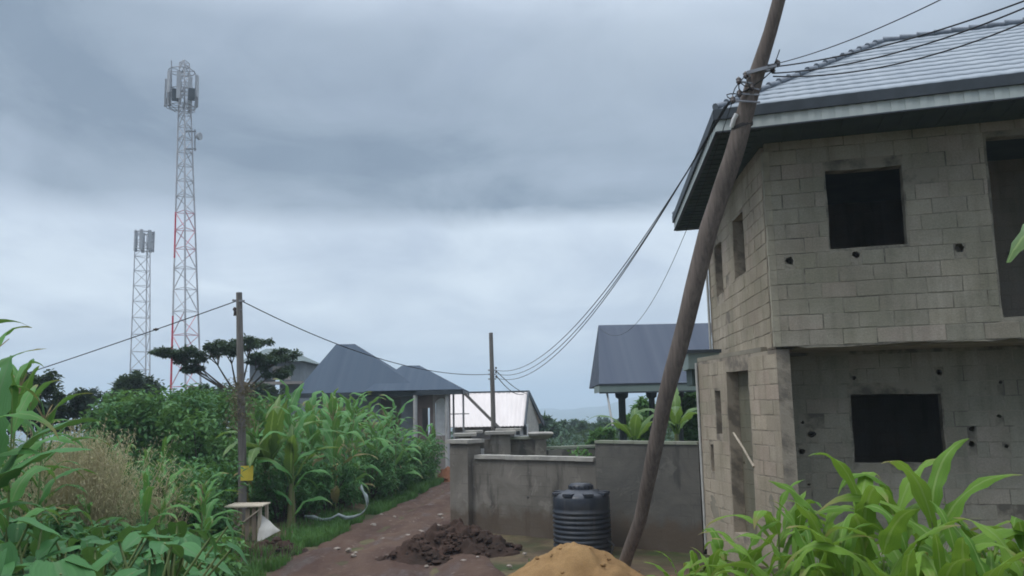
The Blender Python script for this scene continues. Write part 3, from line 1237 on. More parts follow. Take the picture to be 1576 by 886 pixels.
for i, (dz, sg) in enumerate(((.12, 1.25), (-.02, 1.33), (-.2, 1.36))):
    cable(BR[4] + Vector((-.05 * i, .04 * i, .05 - .05 * i)), fa + Vector((.18, -.04, dz)), sg, .010, 'black line sagging from the leaning pole to the thin far pole', LG_)
cable(BR[4], at(923, 504, 31.55), 1.5, .006, 'faint thin line hanging to the right of the sagging black lines', None)
cable(fa + Vector((.18, -.04, .1)), at(811, 606, 55.3), .15, .02, 'short upper line running right from the thin far pole', None)
cable(fa + Vector((.18, -.04, -.1)), at(806, 606, 55.3), .3, .02, 'short lower line running right from the thin far pole', None)
# lines over the block house roof to the right
RG = 'power lines over the pale metal roof'
for i, (dz, pxy) in enumerate(((.05, (1600, -8, 8.9)), (-.05, (1600, 2, 8.9)), (-.10, (1600, 24, 9.6)))):
    cable(BR[5] + Vector((0, 0, dz)), at(*pxy), .12 + .05 * i, .011, 'dark line running from the leaning pole up over the pale metal roof', RG)
cable(att + Vector((.1, 0, .1)), at(1450, -2, 8.2), .08, .007, 'thinnest single line rising steeply above the pale metal roof', None)
cable(BR[5] + Vector((0, 0, .05)), BR[5] + Vector((.12, -.02, .32)), .02, .008, 'short bent tie wire sticking up beside the leaning pole', None, cat='tie wire', name='tie_wire')

# ------------------------------------------------------------------ left pole
LPY = 21.5
lt, lb = at(368, 450, LPY), at(374, 800, LPY)
lb.z = gz(lb.x, LPY) - .1
lpo = thing('utility_pole', 'grey wooden utility pole among the maize with a yellow plate', 'utility pole', lb)
mb = MB()
mb.tube([lb, lb.lerp(lt, .33) + Vector((.015, 0, 0)), lb.lerp(lt, .66), lt], [.105, .1, .09, .075], 12)
mb.build('shaft', M['pole_grey'], lpo)
mb = MB()
la = at(364, 463, LPY)
mb.bar(at(358, 462, LPY), at(376, 463, LPY - .1), .04, .05)
mb.build('bracket', M['steel'], lpo)
mb = MB()
mb.bar(at(363, 478, LPY), at(372, 476, LPY - .08), .03, .03)
mb.build('bracket', M['steel'], lpo)
mb = MB()
b = at(361, 479, LPY)
mb.tube([b + Vector((0, 0, .11)), b + Vector((0, 0, .06)), b + Vector((.01, 0, 0)), b + Vector((.02, 0, -.11))], [.02, .055, .03, .05], 8)
mb.build('insulator', M['ceramic'], lpo)
mb = MB()
c = at(380, 728, LPY - .14)
mb.box(c, (.30, .015, .36), R(6))
for sx in (-.11, .11):
    mb.box(c + Vector((sx, -.012, .14)), (.02, .012, .02), R(6))
tag(mb.build('plate', M['yellow'], lpo), 'yellow metal plate nailed to the pole')
mb = MB()
for i in range(1100):
    t = (i % 60) / 60
    p = at(372, 585 + 75 * t, LPY) + Vector((random.gauss(0, .16), random.gauss(0, .14), random.gauss(0, .1)))
    d = Vector((U(-1, 1), U(-1, 1), U(-1, .5))).normalized() * U(.05, .12)
    s = d.orthogonal().normalized() * .014
    mb.face([p - s, p + s, p + d])
tag(mb.build('dry_creeper', M['withered'], lpo), 'withered brown creeper wrapped round the pole')
LEND = at(-60, 607, 25)
cable(la, LEND, .04, .014, 'thin line running left from the grey pole past the towers', None)
cable(at(374, 464, LPY), fa + Vector((-.16, -.04, -.05)), .55, .014, 'thin line running right from the grey pole over the dark roof', None)
mb = MB()
tb = min((i / 200 for i in range(201)), key=lambda t: abs(at(240, 501, la.lerp(LEND, t).y).x - la.lerp(LEND, t).x))
b = la.lerp(LEND, tb) - Vector((0, 0, .04 * 4 * tb * (1 - tb)))
mb.tube([b + Vector((-.07, 0, 0)), b, b + Vector((.07, 0, .01))], [.02, .045, .02], 7)
cs = mb.build('line_splice', M['ceramic'], None, b)
tag(cs, 'small dark splice on the thin line by the shorter tower', 'splice')

# ------------------------------------------------------------------ lattice towers


def lattice(pt, pb, py_, wtop, wbot, rot, n, parent_label, legs_r=.09, paint='tower'):
    root = thing('lattice_tower', parent_label, 'tower', pb)
    off = [Vector((math.cos(rot + a), math.sin(rot + a), 0)) for a in (0, R(120), R(240))]

    def leg(i, t):
        wv = wbot + (wtop - wbot) * t
        return pb.lerp(pt, t) + off[i] * wv * .577
    for i in range(3):
        mb = MB()
        mb.tube([leg(i, j / 12) for j in range(13)], [legs_r * (1 - .35 * j / 12) for j in range(13)], 6)
        mb.build('leg', M[paint if (paint != 'tower' or leg(i, .3).x < pb.x - .3) else 'galv'], root)
    mb = MB()
    t = 0.0
    ts = [0]
    while ts[-1] < 1:
        wv = wbot + (wtop - wbot) * ts[-1]
        ts.append(min(1, ts[-1] + max(.9, wv * .95) / (pt - pb).length))
    for j in range(len(ts) - 1):
        a, b = ts[j], ts[j + 1]
        for i in range(3):
            k2 = (i + 1) % 3
            mb.bar(leg(i, a), leg(k2, b), .07) if j % 2 else mb.bar(leg(k2, a), leg(i, b), .07)
            mb.bar(leg(i, b), leg(k2, b), .06)
    mb.build('bracing', M['galv' if paint != 'tower' else 'tower_pale'], root)
    return root, leg


M['antenna'] = simple('antenna_pale', (.36, .38, .41), (.30, .32, .35), 2, .6, bump=0)
T1Y = 90
t1b, t1t = at(291, 640, T1Y), at(284, 95, T1Y)
t1b.z = -3.5
t1b.x = at(291, 600, T1Y).x
tw, leg = lattice(t1t, t1b, T1Y, 1.0, 3.5, R(170), 20, 'taller lattice mast in red and white bands, antennas on top', legs_r=.125)
for i in range(9):                                     # ring of sector panels
    a = 2 * math.pi * i / 9
    c = at(280, 133 + (i % 3) * 6, T1Y) + Vector((math.cos(a) * 1.7, math.sin(a) * 1.7, 0))
    mb = MB()
    mb.box(c, (.42, .18, 3.1 if i % 3 else 2.5), a + R(90))
    mb.tube([c + Vector((-math.cos(a) * .2, -math.sin(a) * .2, -1.6)), c + Vector((-math.cos(a) * .2, -math.sin(a) * .2, 1.5))], .05, 6)
    mb.build('antenna_panel', M['antenna'], tw)
mb = MB()
for z in (110, 140, 165):
    c = at(280, z, T1Y)
    ring = [c + Vector((math.cos(2 * math.pi * i / 12) * 1.4, math.sin(2 * math.pi * i / 12) * 1.4, 0)) for i in range(13)]
    mb.tube(ring, .05, 5, cap=False)
    for i in range(0, 12, 2):
        mb.bar(c, ring[i], .06)
mb.tube([at(264, 93, T1Y), at(264, 150, T1Y)], .06, 6)
for i in range(6):
    a = 2 * math.pi * i / 6
    c0, c1 = at(280, 150, T1Y), at(280, 172, T1Y)
    mb.tube([c0 + Vector((math.cos(a) * 1.75, math.sin(a) * 1.75, 0)), c0.lerp(c1, .7) + Vector((math.cos(a) * 1.7, math.sin(a) * 1.7, 0)), c1 + Vector((math.cos(a) * .6, math.sin(a) * .6, 0))], .05, 5)
mb.build('antenna_frame', M['steel'], tw)
for px, py, sx in ((270, 146, 1), (295, 145, 1)):
    mb = MB()
    c = at(px, py, T1Y - 1.2)
    mb.box(c, (.7, .4, 1.3), R(20))
    mb.build('radio_unit', M['trim_dark'], tw)
mb = MB()
c = at(300, 216, T1Y)
for dy_ in (202, 229):
    mb.bar(at(286, dy_, T1Y), at(302, dy_, T1Y), .14)
mb.bar(at(300, 199, T1Y), at(300, 232, T1Y), .12)
mb.build('side_arm', M['steel'], tw)
mb = MB()
c = at(306, 210, T1Y)
mb.tube([c + Vector((-.35, 0, 0)), c + Vector((0, -.1, 0)), c + Vector((.22, -.15, 0))], [.12, .42, .45], 12)
mb.build('dish', M['antenna'], tw)

T2Y = 118
t2b, t2t = at(221, 600, T2Y), at(222, 358, T2Y)
t2b.z = -4.5
tw2, leg2 = lattice(t2t, t2b, T2Y, 2.0, 3.1, R(95), 20, 'shorter pale lattice mast with a cluster of panels at its head', legs_r=.11, paint='galv')
for i in range(7):
    a = 2 * math.pi * i / 7 + .3
    c = at(222, 371, T2Y) + Vector((math.cos(a) * 1.25, math.sin(a) * 1.25, 0))
    mb = MB()
    mb.box(c, (.42, .2, 2.9), a + R(90))
    mb.build('antenna_panel', M['antenna'], tw2)
mb = MB()
for z in (358, 384):
    c = at(222, z, T2Y)
    ring = [c + Vector((math.cos(2 * math.pi * i / 12) * 1.3, math.sin(2 * math.pi * i / 12) * 1.3, 0)) for i in range(13)]
    mb.tube(ring, .07, 5, cap=False)
mb.tube([at(236, 358, T2Y), at(236, 388, T2Y)], .08, 6)
mb.bar(at(228, 372, T2Y), at(236, 372, T2Y), .1)
mb.build('antenna_frame', M['steel'], tw2)

# ------------------------------------------------------------------ boundary wall, tank
W0 = Vector((G.x - .05, 17.85))
W1 = Vector((X(722, 21.5, 760), 21.5))
wd_ = (W1 - W0).normalized()
LW = (W1 - W0).length
back = Vector((.3, 1))


def s_wall(px, py):
    lo, hi = -1.0, LW + 1
    for _ in range(50):
        mid = (lo + hi) / 2
        q = W0 + wd_ * mid
        if at(px, py, q.y).x < q.x:
            lo = mid
        else:
            hi = mid
    q = W0 + wd_ * lo
    return lo, at(px, py, q.y).z


sst, _ = s_wall(917, 720)
zr = s_wall(1000, 683)[1]
zl = s_wall(830, 708)[1]
bw = thing('boundary_wall', 'stained grey plastered boundary wall behind the black water tank', 'wall', (W0.x - 2, W0.y + 1.4, 0))
mb = MB()
wall(mb, W0, W0 + wd_ * sst, -.4, zr, .2, (), 0, back)
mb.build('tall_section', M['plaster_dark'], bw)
mb = MB()
wall(mb, W0 + wd_ * (sst + .005), W1, -.4, zl, .18, [blob(s_wall(813, 765)[0] - sst, .9, .03)], 0, back, s_off=20)
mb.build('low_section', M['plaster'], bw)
mb = MB()
p, q = W0 + wd_ * (sst + .02), W1 - wd_ * .22
rzw = math.atan2(wd_.y, wd_.x)
nw = Vector((-wd_.y, wd_.x))
if nw.y < 0:
    nw = -nw
c = (p + q) / 2 + nw * .09
n = 7
for i in range(n):
    cc = p.lerp(q, (i + .5) / n) + nw * .09
    mb.box((cc.x, cc.y, zl + .045 + U(-.006, .006)), ((q - p).length / n - .008, .30 + U(-.01, .01), .09), rzw)
mb.build('coping', M['cap'], bw)
mb = MB()
for i in range(5):
    cc = W0.lerp(W0 + wd_ * sst, (i + .5) / 5) + nw * .1
    mb.box((cc.x, cc.y, zr + .03 + U(-.006, .006)), (sst / 5 - .01, .26, .06), rzw)
mb.build('wall_top', M['cap_moss'], bw)
# end pier
zp = s_wall(718, 682)[1]
mb = MB()
mb.box((W1.x - .1, W1.y + .18, zp / 2 - .2), (.58, .5, zp + .4), rzw)
pier = mb.build('end_pier', M['plaster'], bw)
mb = MB()
mb.box((W1.x - .1, W1.y + .18, zp + .05), (.74, .66, .09), rzw)
mb.build('pier_cap', M['cap'], pier)

tk = at(896.5, 836, 18.35)
tk.z = gz(tk.x, 18.35) - .02
tank = thing('water_tank', 'black ribbed plastic water tank standing against the grey boundary wall', 'water tank', tk)
mb = MB()
prof = []
RT, HT = .60, 1.27
z = 0.0
prof += [(RT - .03, 0), (RT - .005, .03)]
for i in range(9):
    zz = .07 + i * .098
    prof += [(RT - .012, zz), (RT + .012, zz + .02), (RT + .012, zz + .052), (RT - .012, zz + .072)]
prof += [(RT, .98), (RT, 1.17), (RT - .02, 1.22), (RT - .08, 1.26), (.28, 1.33), (.27, 1.34)]
rows = [[(tk.x + r * math.cos(2 * math.pi * j / 48), tk.y + r * math.sin(2 * math.pi * j / 48), tk.z + h) for j in range(48)] for r, h in prof]
mb.grid(rows, close=True)
mb.build('body', M['tank'], tank)
mb = MB()
for j in range(8):
    a = 2 * math.pi * j / 8 + .2
    p = tk + Vector((math.cos(a) * .53, math.sin(a) * .53, 1.255))
    mb = MB()
    mb.box(p, (.16, .2, .055), a)
    mb.build('shoulder_lug', M['tank'], tank)
mb = MB()
prof = [(.24, 1.33), (.25, 1.42), (.225, 1.43), (.22, 1.45), (.05, 1.465), (.001, 1.466)]
mb.grid([[(tk.x + r * math.cos(2 * math.pi * j / 28), tk.y + r * math.sin(2 * math.pi * j / 28), tk.z + h) for j in range(28)] for r, h in prof], close=True)
for j in range(14):
    a = 2 * math.pi * j / 14
    mb.box(tk + Vector((math.cos(a) * .25, math.sin(a) * .25, 1.38)), (.03, .04, .08), a)
mb.build('lid', M['tank'], tank)
mb = MB()
a = tk + Vector((.5, -.36, .35))
mb.tube([a, a + Vector((.1, -.15, -.1)), a + Vector((.02, -.3, -.28)), a + Vector((-.2, -.5, -.36))], .012, 6)
mb.build('hose', M['wire'], tank)

# ------------------------------------------------------------------ heaps and stones


def heap(name, mat, c, rx, ry, h, label, cat, lump=.1, freq=1.6, seed=0, power=1.4, clods=0, rz=0, csz=1.0, scoop=None):
    mb = MB()
    n, mth = 44, 90
    rows = []
    for i in range(n + 1):
        r = i / n
        row = []
        for j in range(mth):
            a = 2 * math.pi * j / mth
            k2 = 1 + .18 * noise.noise(Vector((math.cos(a) * 1.3, math.sin(a) * 1.3, seed)))
            lx, ly = rx * r * k2 * math.cos(a), ry * r * k2 * math.sin(a)
            x = c[0] + lx * math.cos(rz) - ly * math.sin(rz)
            y = c[1] + lx * math.sin(rz) + ly * math.cos(rz)
            hh = h * max(0, 1 - r ** power) ** 1.0
            hh += lump * noise.fractal(Vector((x * freq, y * freq, seed)), 1.0, 2.0, 5) * (1 - r ** 3)
            if scoop:
                hh -= scoop[2] * math.exp(-((x - scoop[0]) / .34) ** 2 - ((y - scoop[1]) / .24) ** 2) * (1 - r ** 3)
            row.append((x, y, gz(x, y) + hh - .08 * (r > .97)))
        rows.append(row)
    mb.grid(rows, close=True)
    for _ in range(clods):
        a, r = U(0, 6.28), U(.15, .98)
        lx, ly = rx * r * math.cos(a), ry * r * math.sin(a)
        x = c[0] + lx * math.cos(rz) - ly * math.sin(rz)
        y = c[1] + lx * math.sin(rz) + ly * math.cos(rz)
        zc = gz(x, y) + h * (1 - r ** power) + .02
        rock(mb, (x, y, zc), csz * (U(.02, .07) if U(0, 1) < .85 else U(.07, .13)))
    return tag(mb.build(name, mat, None, (c[0], c[1], gz(c[0], c[1]))), label, cat)


def rock(mb, c, r, flat=.7):
    sd = U(0, 100)
    rows = []
    for i in range(6):
        ph = math.pi * (i / 5 - .5)
        row = []
        for j in range(8):
            th = 2 * math.pi * j / 8
            d = Vector((math.cos(ph) * math.cos(th), math.cos(ph) * math.sin(th), math.sin(ph)))
            kx = 1 + .45 * noise.noise(d * 1.3 + Vector((sd, 0, 0)))
            row.append((c[0] + d.x * r * kx, c[1] + d.y * r * kx, c[2] + d.z * r * kx * flat))
        rows.append(row)
    mb.grid(rows, close=True, smooth=False)


hx = X(880, 14.2, 860)
heap('sand_pile', M['sand'], (hx + .05, 14.2), 1.55, 1.6, .80, 'mound of orange building sand in front of the black tank', 'sand pile', .13, 2.4, 3, 1.2, 34, 0, .38, (hx + .02, 13.35, .30))
heap('soil_heap', M['soil'], (X(705, 18.6, 820), 18.7), 1.4, .95, .54, 'heap of dark clods against the foot of the boundary wall', 'soil heap', .30, 3.6, 5, 1.2, 260, R(-12))
heap('soil_heap', M['soil'], (X(640, 17.6, 840), 17.4), .75, .55, .32, 'low brown spill of clods at the edge of the dirt road', 'soil heap', .16, 3, 8, 1.5, 60)
heap('soil_heap', M['soil_red'], (X(693, 36, 725), 36.0), .75, .8, .62, 'small red earth heap beside the road behind the wall pier', 'soil heap', .16, 2, 11, 1.5, 20)
heap('soil_heap', M['soil_red'], (X(1010, 14.2, 880), 14.0), .95, .6, .24, 'reddish earth piled round the foot of the leaning pole', 'soil heap', .14, 3, 14, 1.5, 50)
heap('soil_heap', M['soil'], (X(420, 18.2, 835), 18.6), .75, .5, .28, 'dark earth bank below the wooden stand beside the road', 'soil heap', .12, 3, 17, 1.5, 25)
STG = 'stones scattered on the dirt road'
for i in range(46):
    y = U(15, 26)
    c, wd = road_at(y)
    x = c + U(-.5, .5) * wd * .9 + (U(0, 2.5) if i % 3 == 0 else 0)
    r = U(.025, .085)
    mb = MB()
    rock(mb, (x, y, gz(x, y) + .05 + r * .2), r, .55)
    tag(mb.build('stone', M['stone'], None, (x, y, gz(x, y))), 'small pale stone lying on the brown dirt road', 'stone', STG)

# ------------------------------------------------------------------ wooden stand, sack, plastic
SY = 19.6
sx0 = X(352, SY, 800)
sx1 = X(400, SY, 800)
zb = gz((sx0 + sx1) / 2, SY)
ztop_s = at(380, 780, SY).z
st = thing('wooden_stand', 'rough wooden slatted stand at the foot of the grey utility pole', 'stand', ((sx0 + sx1) / 2, SY, zb))
for x in (sx0, sx1):
    for y in (SY, SY + .5):
        mb = MB()
        mb.bar((x + U(-.03, .03), y, zb - .1), (x, y, ztop_s), .065, .065)
        mb.build('leg', M['pale_plank'], st)
mb = MB()
for i in range(5):
    mb.box(((sx0 + sx1) / 2, SY - .05 + i * .14, ztop_s + .02 + U(-.005, .005)), (sx1 - sx0 + .15, .11, .03), U(-.03, .03))
mb.build('top', M['pale_plank'], st)
mb = MB()
for i in range(4):
    x = sx0 + (sx1 - sx0) * (i + .6) / 4.2
    mb.bar((x, SY - .045, zb), (x + U(-.03, .03), SY - .045, ztop_s - .03), .09, .02)
mb.build('slats', M['plank'], st)
mb = MB()
mb.bar((sx0, SY - .07, zb + .15), (sx1, SY - .07, ztop_s - .06), .06, .025)
mb.build('brace', M['pale_plank'], st)
mb = MB()
a, b, c = at(396, 788, SY + .1), at(431, 815, SY - .2), at(396, 836, SY - .1)
rows = []
for i in range(9):
    row = []
    for j in range(7):
        p = a.lerp(b, i / 8).lerp(c.lerp(b, i / 8), j / 6)
        p += Vector((0, .05 * noise.noise(p * 4), .03 * noise.noise(p * 5 + Vector((3, 0, 0)))))
        row.append(p)
    rows.append(row)
mb.grid(rows)
off = [[p + Vector((0, .05, -.01)) for p in r] for r in rows]
mb.grid(off)
tag(mb.build('white_sack', M['white_cloth'], None, c), 'flattened white sack spread beside the wooden stand', 'sack')
mb = MB()
pts = [(468, 794), (482, 796), (495, 800), (508, 799), (520, 792), (532, 797), (543, 796), (554, 792), (561, 786), (566, 776), (564, 766), (559, 757), (555, 748)]
rows = []
for i, (px, py) in enumerate(pts):
    p = at(px, py, 22.6 + (i > 8) * (i - 8) * .06)
    p.z = max(p.z, gz(p.x, p.y) + .03)
    wv = .02 + .03 * abs(math.sin(i * 1.7)) + (.02 if 8 < i < 11 else 0)
    rows.append([p + Vector((-wv * .4, 0, -wv)), p + Vector((.01, -.03, 0)), p + Vector((wv * .4, .01, wv))])
mb.grid(rows)
mb.grid([[p + Vector((.004, .012, .003)) for p in r] for r in rows])
tag(mb.build('plastic_sheet', M['plastic_film'], None, rows[0][0]), 'torn strip of pale plastic sheet caught in the grass verge', 'plastic sheet')

# ------------------------------------------------------------------ background buildings


def hip(mb, x0, x1, y0, y1, ze, zr, rx0, rx1, ry=None):
    ry = (y0 + y1) / 2 if ry is None else ry
    e = [Vector((x0, y0, ze)), Vector((x1, y0, ze)), Vector((x1, y1, ze)), Vector((x0, y1, ze))]
    r0, r1 = Vector((rx0, ry, zr)), Vector((rx1, ry, zr))

    def tri(a, b, c, d=None):
        n = 1
        ed = (b - a).normalized()
        d = d or c
        for i in range(n):
            v0, v1 = i / n, (i + 1) / n
            q = [a.lerp(c, v0), b.lerp(d, v0), b.lerp(d, v1), a.lerp(c, v1)]
            lift = Vector((0, 0, .004))
            mb.face([q[0] + lift, q[1] + lift, q[2], q[3]], [((p - a).dot(ed), v0 * 4) for p in q])
    tri(e[0], e[1], r0, r1)
    tri(e[1], e[2], r1, r1)
    tri(e[2], e[3], r1, r0)
    tri(e[3], e[0], r0, r0)
    mb.face([p - Vector((0, 0, .02)) for p in e])


MY = 44.0
gm = -.6
mid = thing('villa', 'unfinished house under a broad dark blue-grey hipped roof', 'house', (-8, MY + 3, gm))
ze = at(580, 603, MY - .5).z
zr_ = at(530, 529, MY + 3).z
x0, x1 = X(452, MY - .6, 600), X(650, MY - .6, 600)
mb = MB()
hip(mb, x0, x1, MY - .6, MY + 7, ze, zr_, X(516, MY + 3, 530), X(545, MY + 3, 530))
zr2 = at(640, 562, MY + 2.2).z
hip(mb, X(560, MY - .9, 600), X(712, MY - .9, 592), MY - .9, MY + 5.5, ze + .04, zr2, X(618, MY + 2.2, 562), X(645, MY + 2.2, 562))
mr = mb.build('roof', M['roof_dark'], mid)
mb = MB()
mb.box(((x0 + x1) / 2, MY - .6, ze - .12), (x1 - x0, .06, .24))
xa, xb = X(640, MY - .9, 600), X(712, MY - .9, 592)
mb.box(((xa + xb) / 2, MY - .92, ze - .10), (xb - xa, .06, .22))
mb.box((xb - .02, MY + 2.2, ze - .10), (.06, 6.3, .22))
mb.build('fascia', M['trim_dark'], mr)
mb = MB()
wl, wr = x0 + .7, X(640, MY, 640)
wall(mb, (wl, MY), (wr, MY), gm, ze, .2, [hole(.4, 1.6, 1.6, 3.0, 0), hole(3.6, 4.7, .4, ze - .3, 0), hole(2.2, 3.1, 1.7, 3.0, 0)], 0, (0, 1))
mb.build('front_wall', M['house_wall_blue'], mid)
mb = MB()
wall(mb, (wl, MY + .25), (wl, MY + 6.3), gm, ze, .2, (), 0, (1, 0))
wall(mb, (wl, MY + 6.3), (wr, MY + 6.3), gm, ze, .2, (), 0, (0, -1))
wall(mb, (wl + .3, MY + 2.5), (wr, MY + 2.5), gm, ze, .2, (), 0, (0, 1))
mb.build('rear_wall', M['house_wall'], mid)
mb = MB()
wa, wb = X(636, MY - .3, 650), X(668, MY - .3, 650)
wall(mb, (wa, MY - .35), (wb, MY - .35), gm, ze - .2, .2, [hole(.45, .85, 1.7, 3.1, 0)], 0, (0, 1))
mb.build('porch_wall', M['house_brown'], mid)
mb = MB()
wc, wd2 = X(666, MY - .4, 650), X(693, MY - .4, 650)
Lp = wd2 - wc
arch = [(.12, 1.7), (Lp - .16, 1.7), (Lp - .16, 3.3)] + [((Lp - .04) / 2 + (Lp - .28) / 2 * math.cos(R(a)), 3.3 + .28 * math.sin(R(a))) for a in range(20, 180, 20)] + [(.12, 3.3)]
wall(mb, (wc + .01, MY - .38), (wd2, MY - .38), gm, ze - .2, .22, [arch, hole(.2, .5, .6, 1.2, 0)], 0, (0, 1))
pw = mb.build('arched_bay', M['house_wall'], mid)
mb = MB()
cxb = wc + Lp / 2
mb.box((cxb, MY - .2, 2.6), (Lp - .3, .03, 2.0))
for i in range(4):
    mb.bar((wc + .28 + i * (Lp - .56) / 3, MY - .25, 1.9), (wc + .28 + i * (Lp - .56) / 3, MY - .25, 3.45), .04)
for z in (2.25, 2.6, 3.0):
    mb.bar((wc + .25, MY - .26, z), (wd2 - .25, MY - .26, z), .04)
mb.build('arched_window', M['white_paint'], pw)
for px in (639, 688):
    mb = MB()
    x = X(px, MY - .8, 640)
    mb.tube([(x, MY - .75, gm), (x, MY - .75, ze - .2)], .11, 10)
    mb.build('column', M['column_paint'], mid)
for px in (699, 714):
    mb = MB()
    x = X(px, MY + 1, 640)
    mb.bar((x, MY + .6, gm), (x, MY + .6, ze - .15), .10)
    mb.bar((x - .2, MY + .6, ze - 1.2), (x + .3, MY + .6, ze - 1.2), .05)
    mb.build('porch_post', M['column_paint'], mid)

# small house further left
HY = 56
sh = thing('cottage', 'small grey-green hipped roof house half hidden behind the flat-topped tree', 'house', (X(420, HY), HY + 3, -1.2))
mb = MB()
hip(mb, X(372, HY, 560), X(470, HY, 560), HY - .5, HY + 6, at(420, 557, HY).z, at(420, 536, HY + 2.6).z, X(408, HY + 2.6, 540), X(440, HY + 2.6, 540))
mb.build('roof', M['roof_green'], sh)
mb = MB()
a, b = X(384, HY, 580), X(462, HY, 580)
wall(mb, (a, HY), (b, HY), -1.2, at(420, 558, HY).z, .2, [hole(1.0, 2.0, 3.8, 5.2, 0), hole(.4, .8, 3.8, 5, 0)], 0, (0, 1))
wall(mb, (a, HY + .25), (a, HY + 5.4), -1.2, at(420, 558, HY).z, .2, (), 0, (1, 0))
wall(mb, (b, HY + .25), (b, HY + 5.4), -1.2, at(420, 558, HY).z, .2, (), 0, (-1, 0))
mb.build('wall', M['house_wall_blue'], sh)
mb = MB()
mb.box(((a + b) / 2, HY - .5, at(420, 590, HY).z), (b - a + .9, 1.0, .18))
mb.build('balcony_slab', M['house_wall'], sh)
mb = MB()
mb.box((X(432, HY - .06), HY - .03, at(432, 574, HY).z), (1.2, .04, .9))
mb.build('pale_shutter', M['cap'], sh)

# house with the bright sheet roof
VY = 52
wh = thing('gabled_house', 'low house with a bright pinkish white sheet metal gable roof', 'house', (X(750, VY), VY + 3, -1.6))
ea, eb = at(688, 662, VY - .6), at(806, 651, VY - .6)
ra, rb = at(700, 601, VY + 3.4), at(812, 607, VY + 3.4)
ra.z = rb.z = (ra.z + rb.z) / 2
ea.z = eb.z = (ea.z + eb.z) / 2
ra.x -= 1.5
fa_, fb_ = Vector((ea.x, VY + 7.4, ea.z)), Vector((1.95, VY + 7.4, ea.z))
mb = MB()


def sheet(mb, a, b, c, d, th=.03):
    n = 40
    rows, uv = [], []
    nn = (b - a).cross(d - a).normalized()
    for v in (0, 1):
        rows.append([a.lerp(b, i / n).lerp(d.lerp(c, i / n), v) + nn * (.025 * (i % 2)) for i in range(n + 1)])
        uv.append([(i * .15, v * 4) for i in range(n + 1)])
    mb.grid(rows, uv, smooth=False)
    mb.grid([[p - Vector((0, 0, th)) for p in r] for r in rows], uv, smooth=False)


sheet(mb, ea, eb, rb, ra)
sheet(mb, fb_, fa_, ra, rb)
wr2 = mb.build('roof', M['roof_white'], wh)
mb = MB()
for p, q in ((eb, rb), (rb, fb_)):
    mb.bar(p + Vector((.06, 0, -.06)), q + Vector((.06, 0, -.06)), .10, .34)
mb.bar(ra + Vector((0, 0, .05)), rb + Vector((0, 0, .05)), .14, .08)
mb.build('barge_board', M['trim_dark'], wr2)
mb = MB()
wl, wr = ea.x + .3, eb.x - .25
wall(mb, (wl, VY), (wr, VY), -1.7, ea.z - .02, .2, (), 0, (0, 1))
mb.build('front_wall', M['house_wall'], wh)
mb = MB()
yA, yB = VY + .25, VY + 6.9
xg = wr
xg2 = fb_.x - .3
xm = (xg + xg2) / 2
for dx in (0, -.2):
    mb.face([(xg + dx, yA, -1.7), (xg2 + dx, yB, -1.7), (xg2 + dx, yB, ea.z), (xm + dx, VY + 3.4, rb.z - .15), (xg + dx, yA, ea.z)])
mb.build('gable_wall', M['cap'], wh)
for yy in (VY + 1.6, VY + 3.6):
    mb = MB()
    gx = xg + (xg2 - xg) * (yy - yA) / (yB - yA)
    ga = -math.atan2(xg2 - xg, yB - yA)
    mb.box((gx + .02, yy, .9), (.05, .9, 1.0), ga)
    f = mb.build('gable_window', M['white_paint'], wh)
    mb = MB()
    mb.box((gx + .05, yy, .9), (.03, .6, .75), ga)
    mb.build('pane', M['dark_room'], f)
for px in (797, 808):
    mb = MB()
    c = at(px, 662, VY - .05)
    mb.box(c, (.42, .06, .75))
    f = mb.build('window', M['white_paint'], wh)
    mb = MB()
    mb.box(c + Vector((0, -.03, -.02)), (.22, .04, .5))
    mb.build('pane', M['dark_room'], f)

# compound wall with capped piers beyond the boundary wall
CY = 27.0
cw = thing('compound_wall', 'far grey compound wall with capped gate piers left of the tank', 'wall', (X(770, CY), CY, gz(0, CY)))
g0 = gz(0, CY) - .3
mb = MB()
zc = at(780, 676, CY).z
wall(mb, (X(735, CY), CY + .1), (X(830, CY), CY), g0, zc, .2, (), 0, (0, 1), s_off=4)
wall(mb, (X(842, CY), CY), (X(1010, CY + 2), CY + 2), g0, at(880, 692, CY).z, .2, (), 0, (0, 1), s_off=11)
mb.build('wall_run', M['plaster'], cw)
mb = MB()
mb.box((X(882, CY, 690), CY + .6, at(880, 689, CY).z), (2.2, .3, .07), R(22))
mb.box((X(800, CY), CY + .1, zc + .04), (.75, .34, .08))
mb.build('coping', M['cap_moss'], cw)
for px, py, wd, tall in ((716, 671, .36, 1), (770, 668, .62, 1), (832, 676, .34, 2)):
    x = X(px, CY - .1, py)
    zt2 = at(px, py, CY).z
    mb = MB()
    mb.box((x, CY - .02, (zt2 + g0) / 2), (wd, .5, zt2 - g0))
    pp = mb.build('pier', M['plaster'], cw)
    mb = MB()
    if tall == 2:
        rows = []
        for h, r in ((-.12, .2), (.02, .36), (.07, .38), (.10, .36), (.12, .1)):
            rows.append([(x + sx * r * 1.05, CY + sy * r - .02, zt2 + .12 + h) for sx, sy in ((-1, -1), (1, -1), (1, 1), (-1, 1))])
        mb.grid(rows, close=True, smooth=False)
    else:
        mb.box((x, CY - .02, zt2 + .05), (wd + .34, .72, .09))
        mb.box((x + .25, CY + .5, zt2 + .12), (wd + .2, .6, .08))
    mb.build('pier_cap', M['cap'], pp)
mb = MB()
x = X(742, CY)
mb.bar((x, CY - .1, .1), (x, CY - .1, at(742, 690, CY).z), .1)
mb.bar((x - .2, CY - .1, at(742, 700, CY).z), (x + .35, CY - .1, at(742, 700, CY).z), .05)
mb.build('gate_post', M['column_paint'], cw)

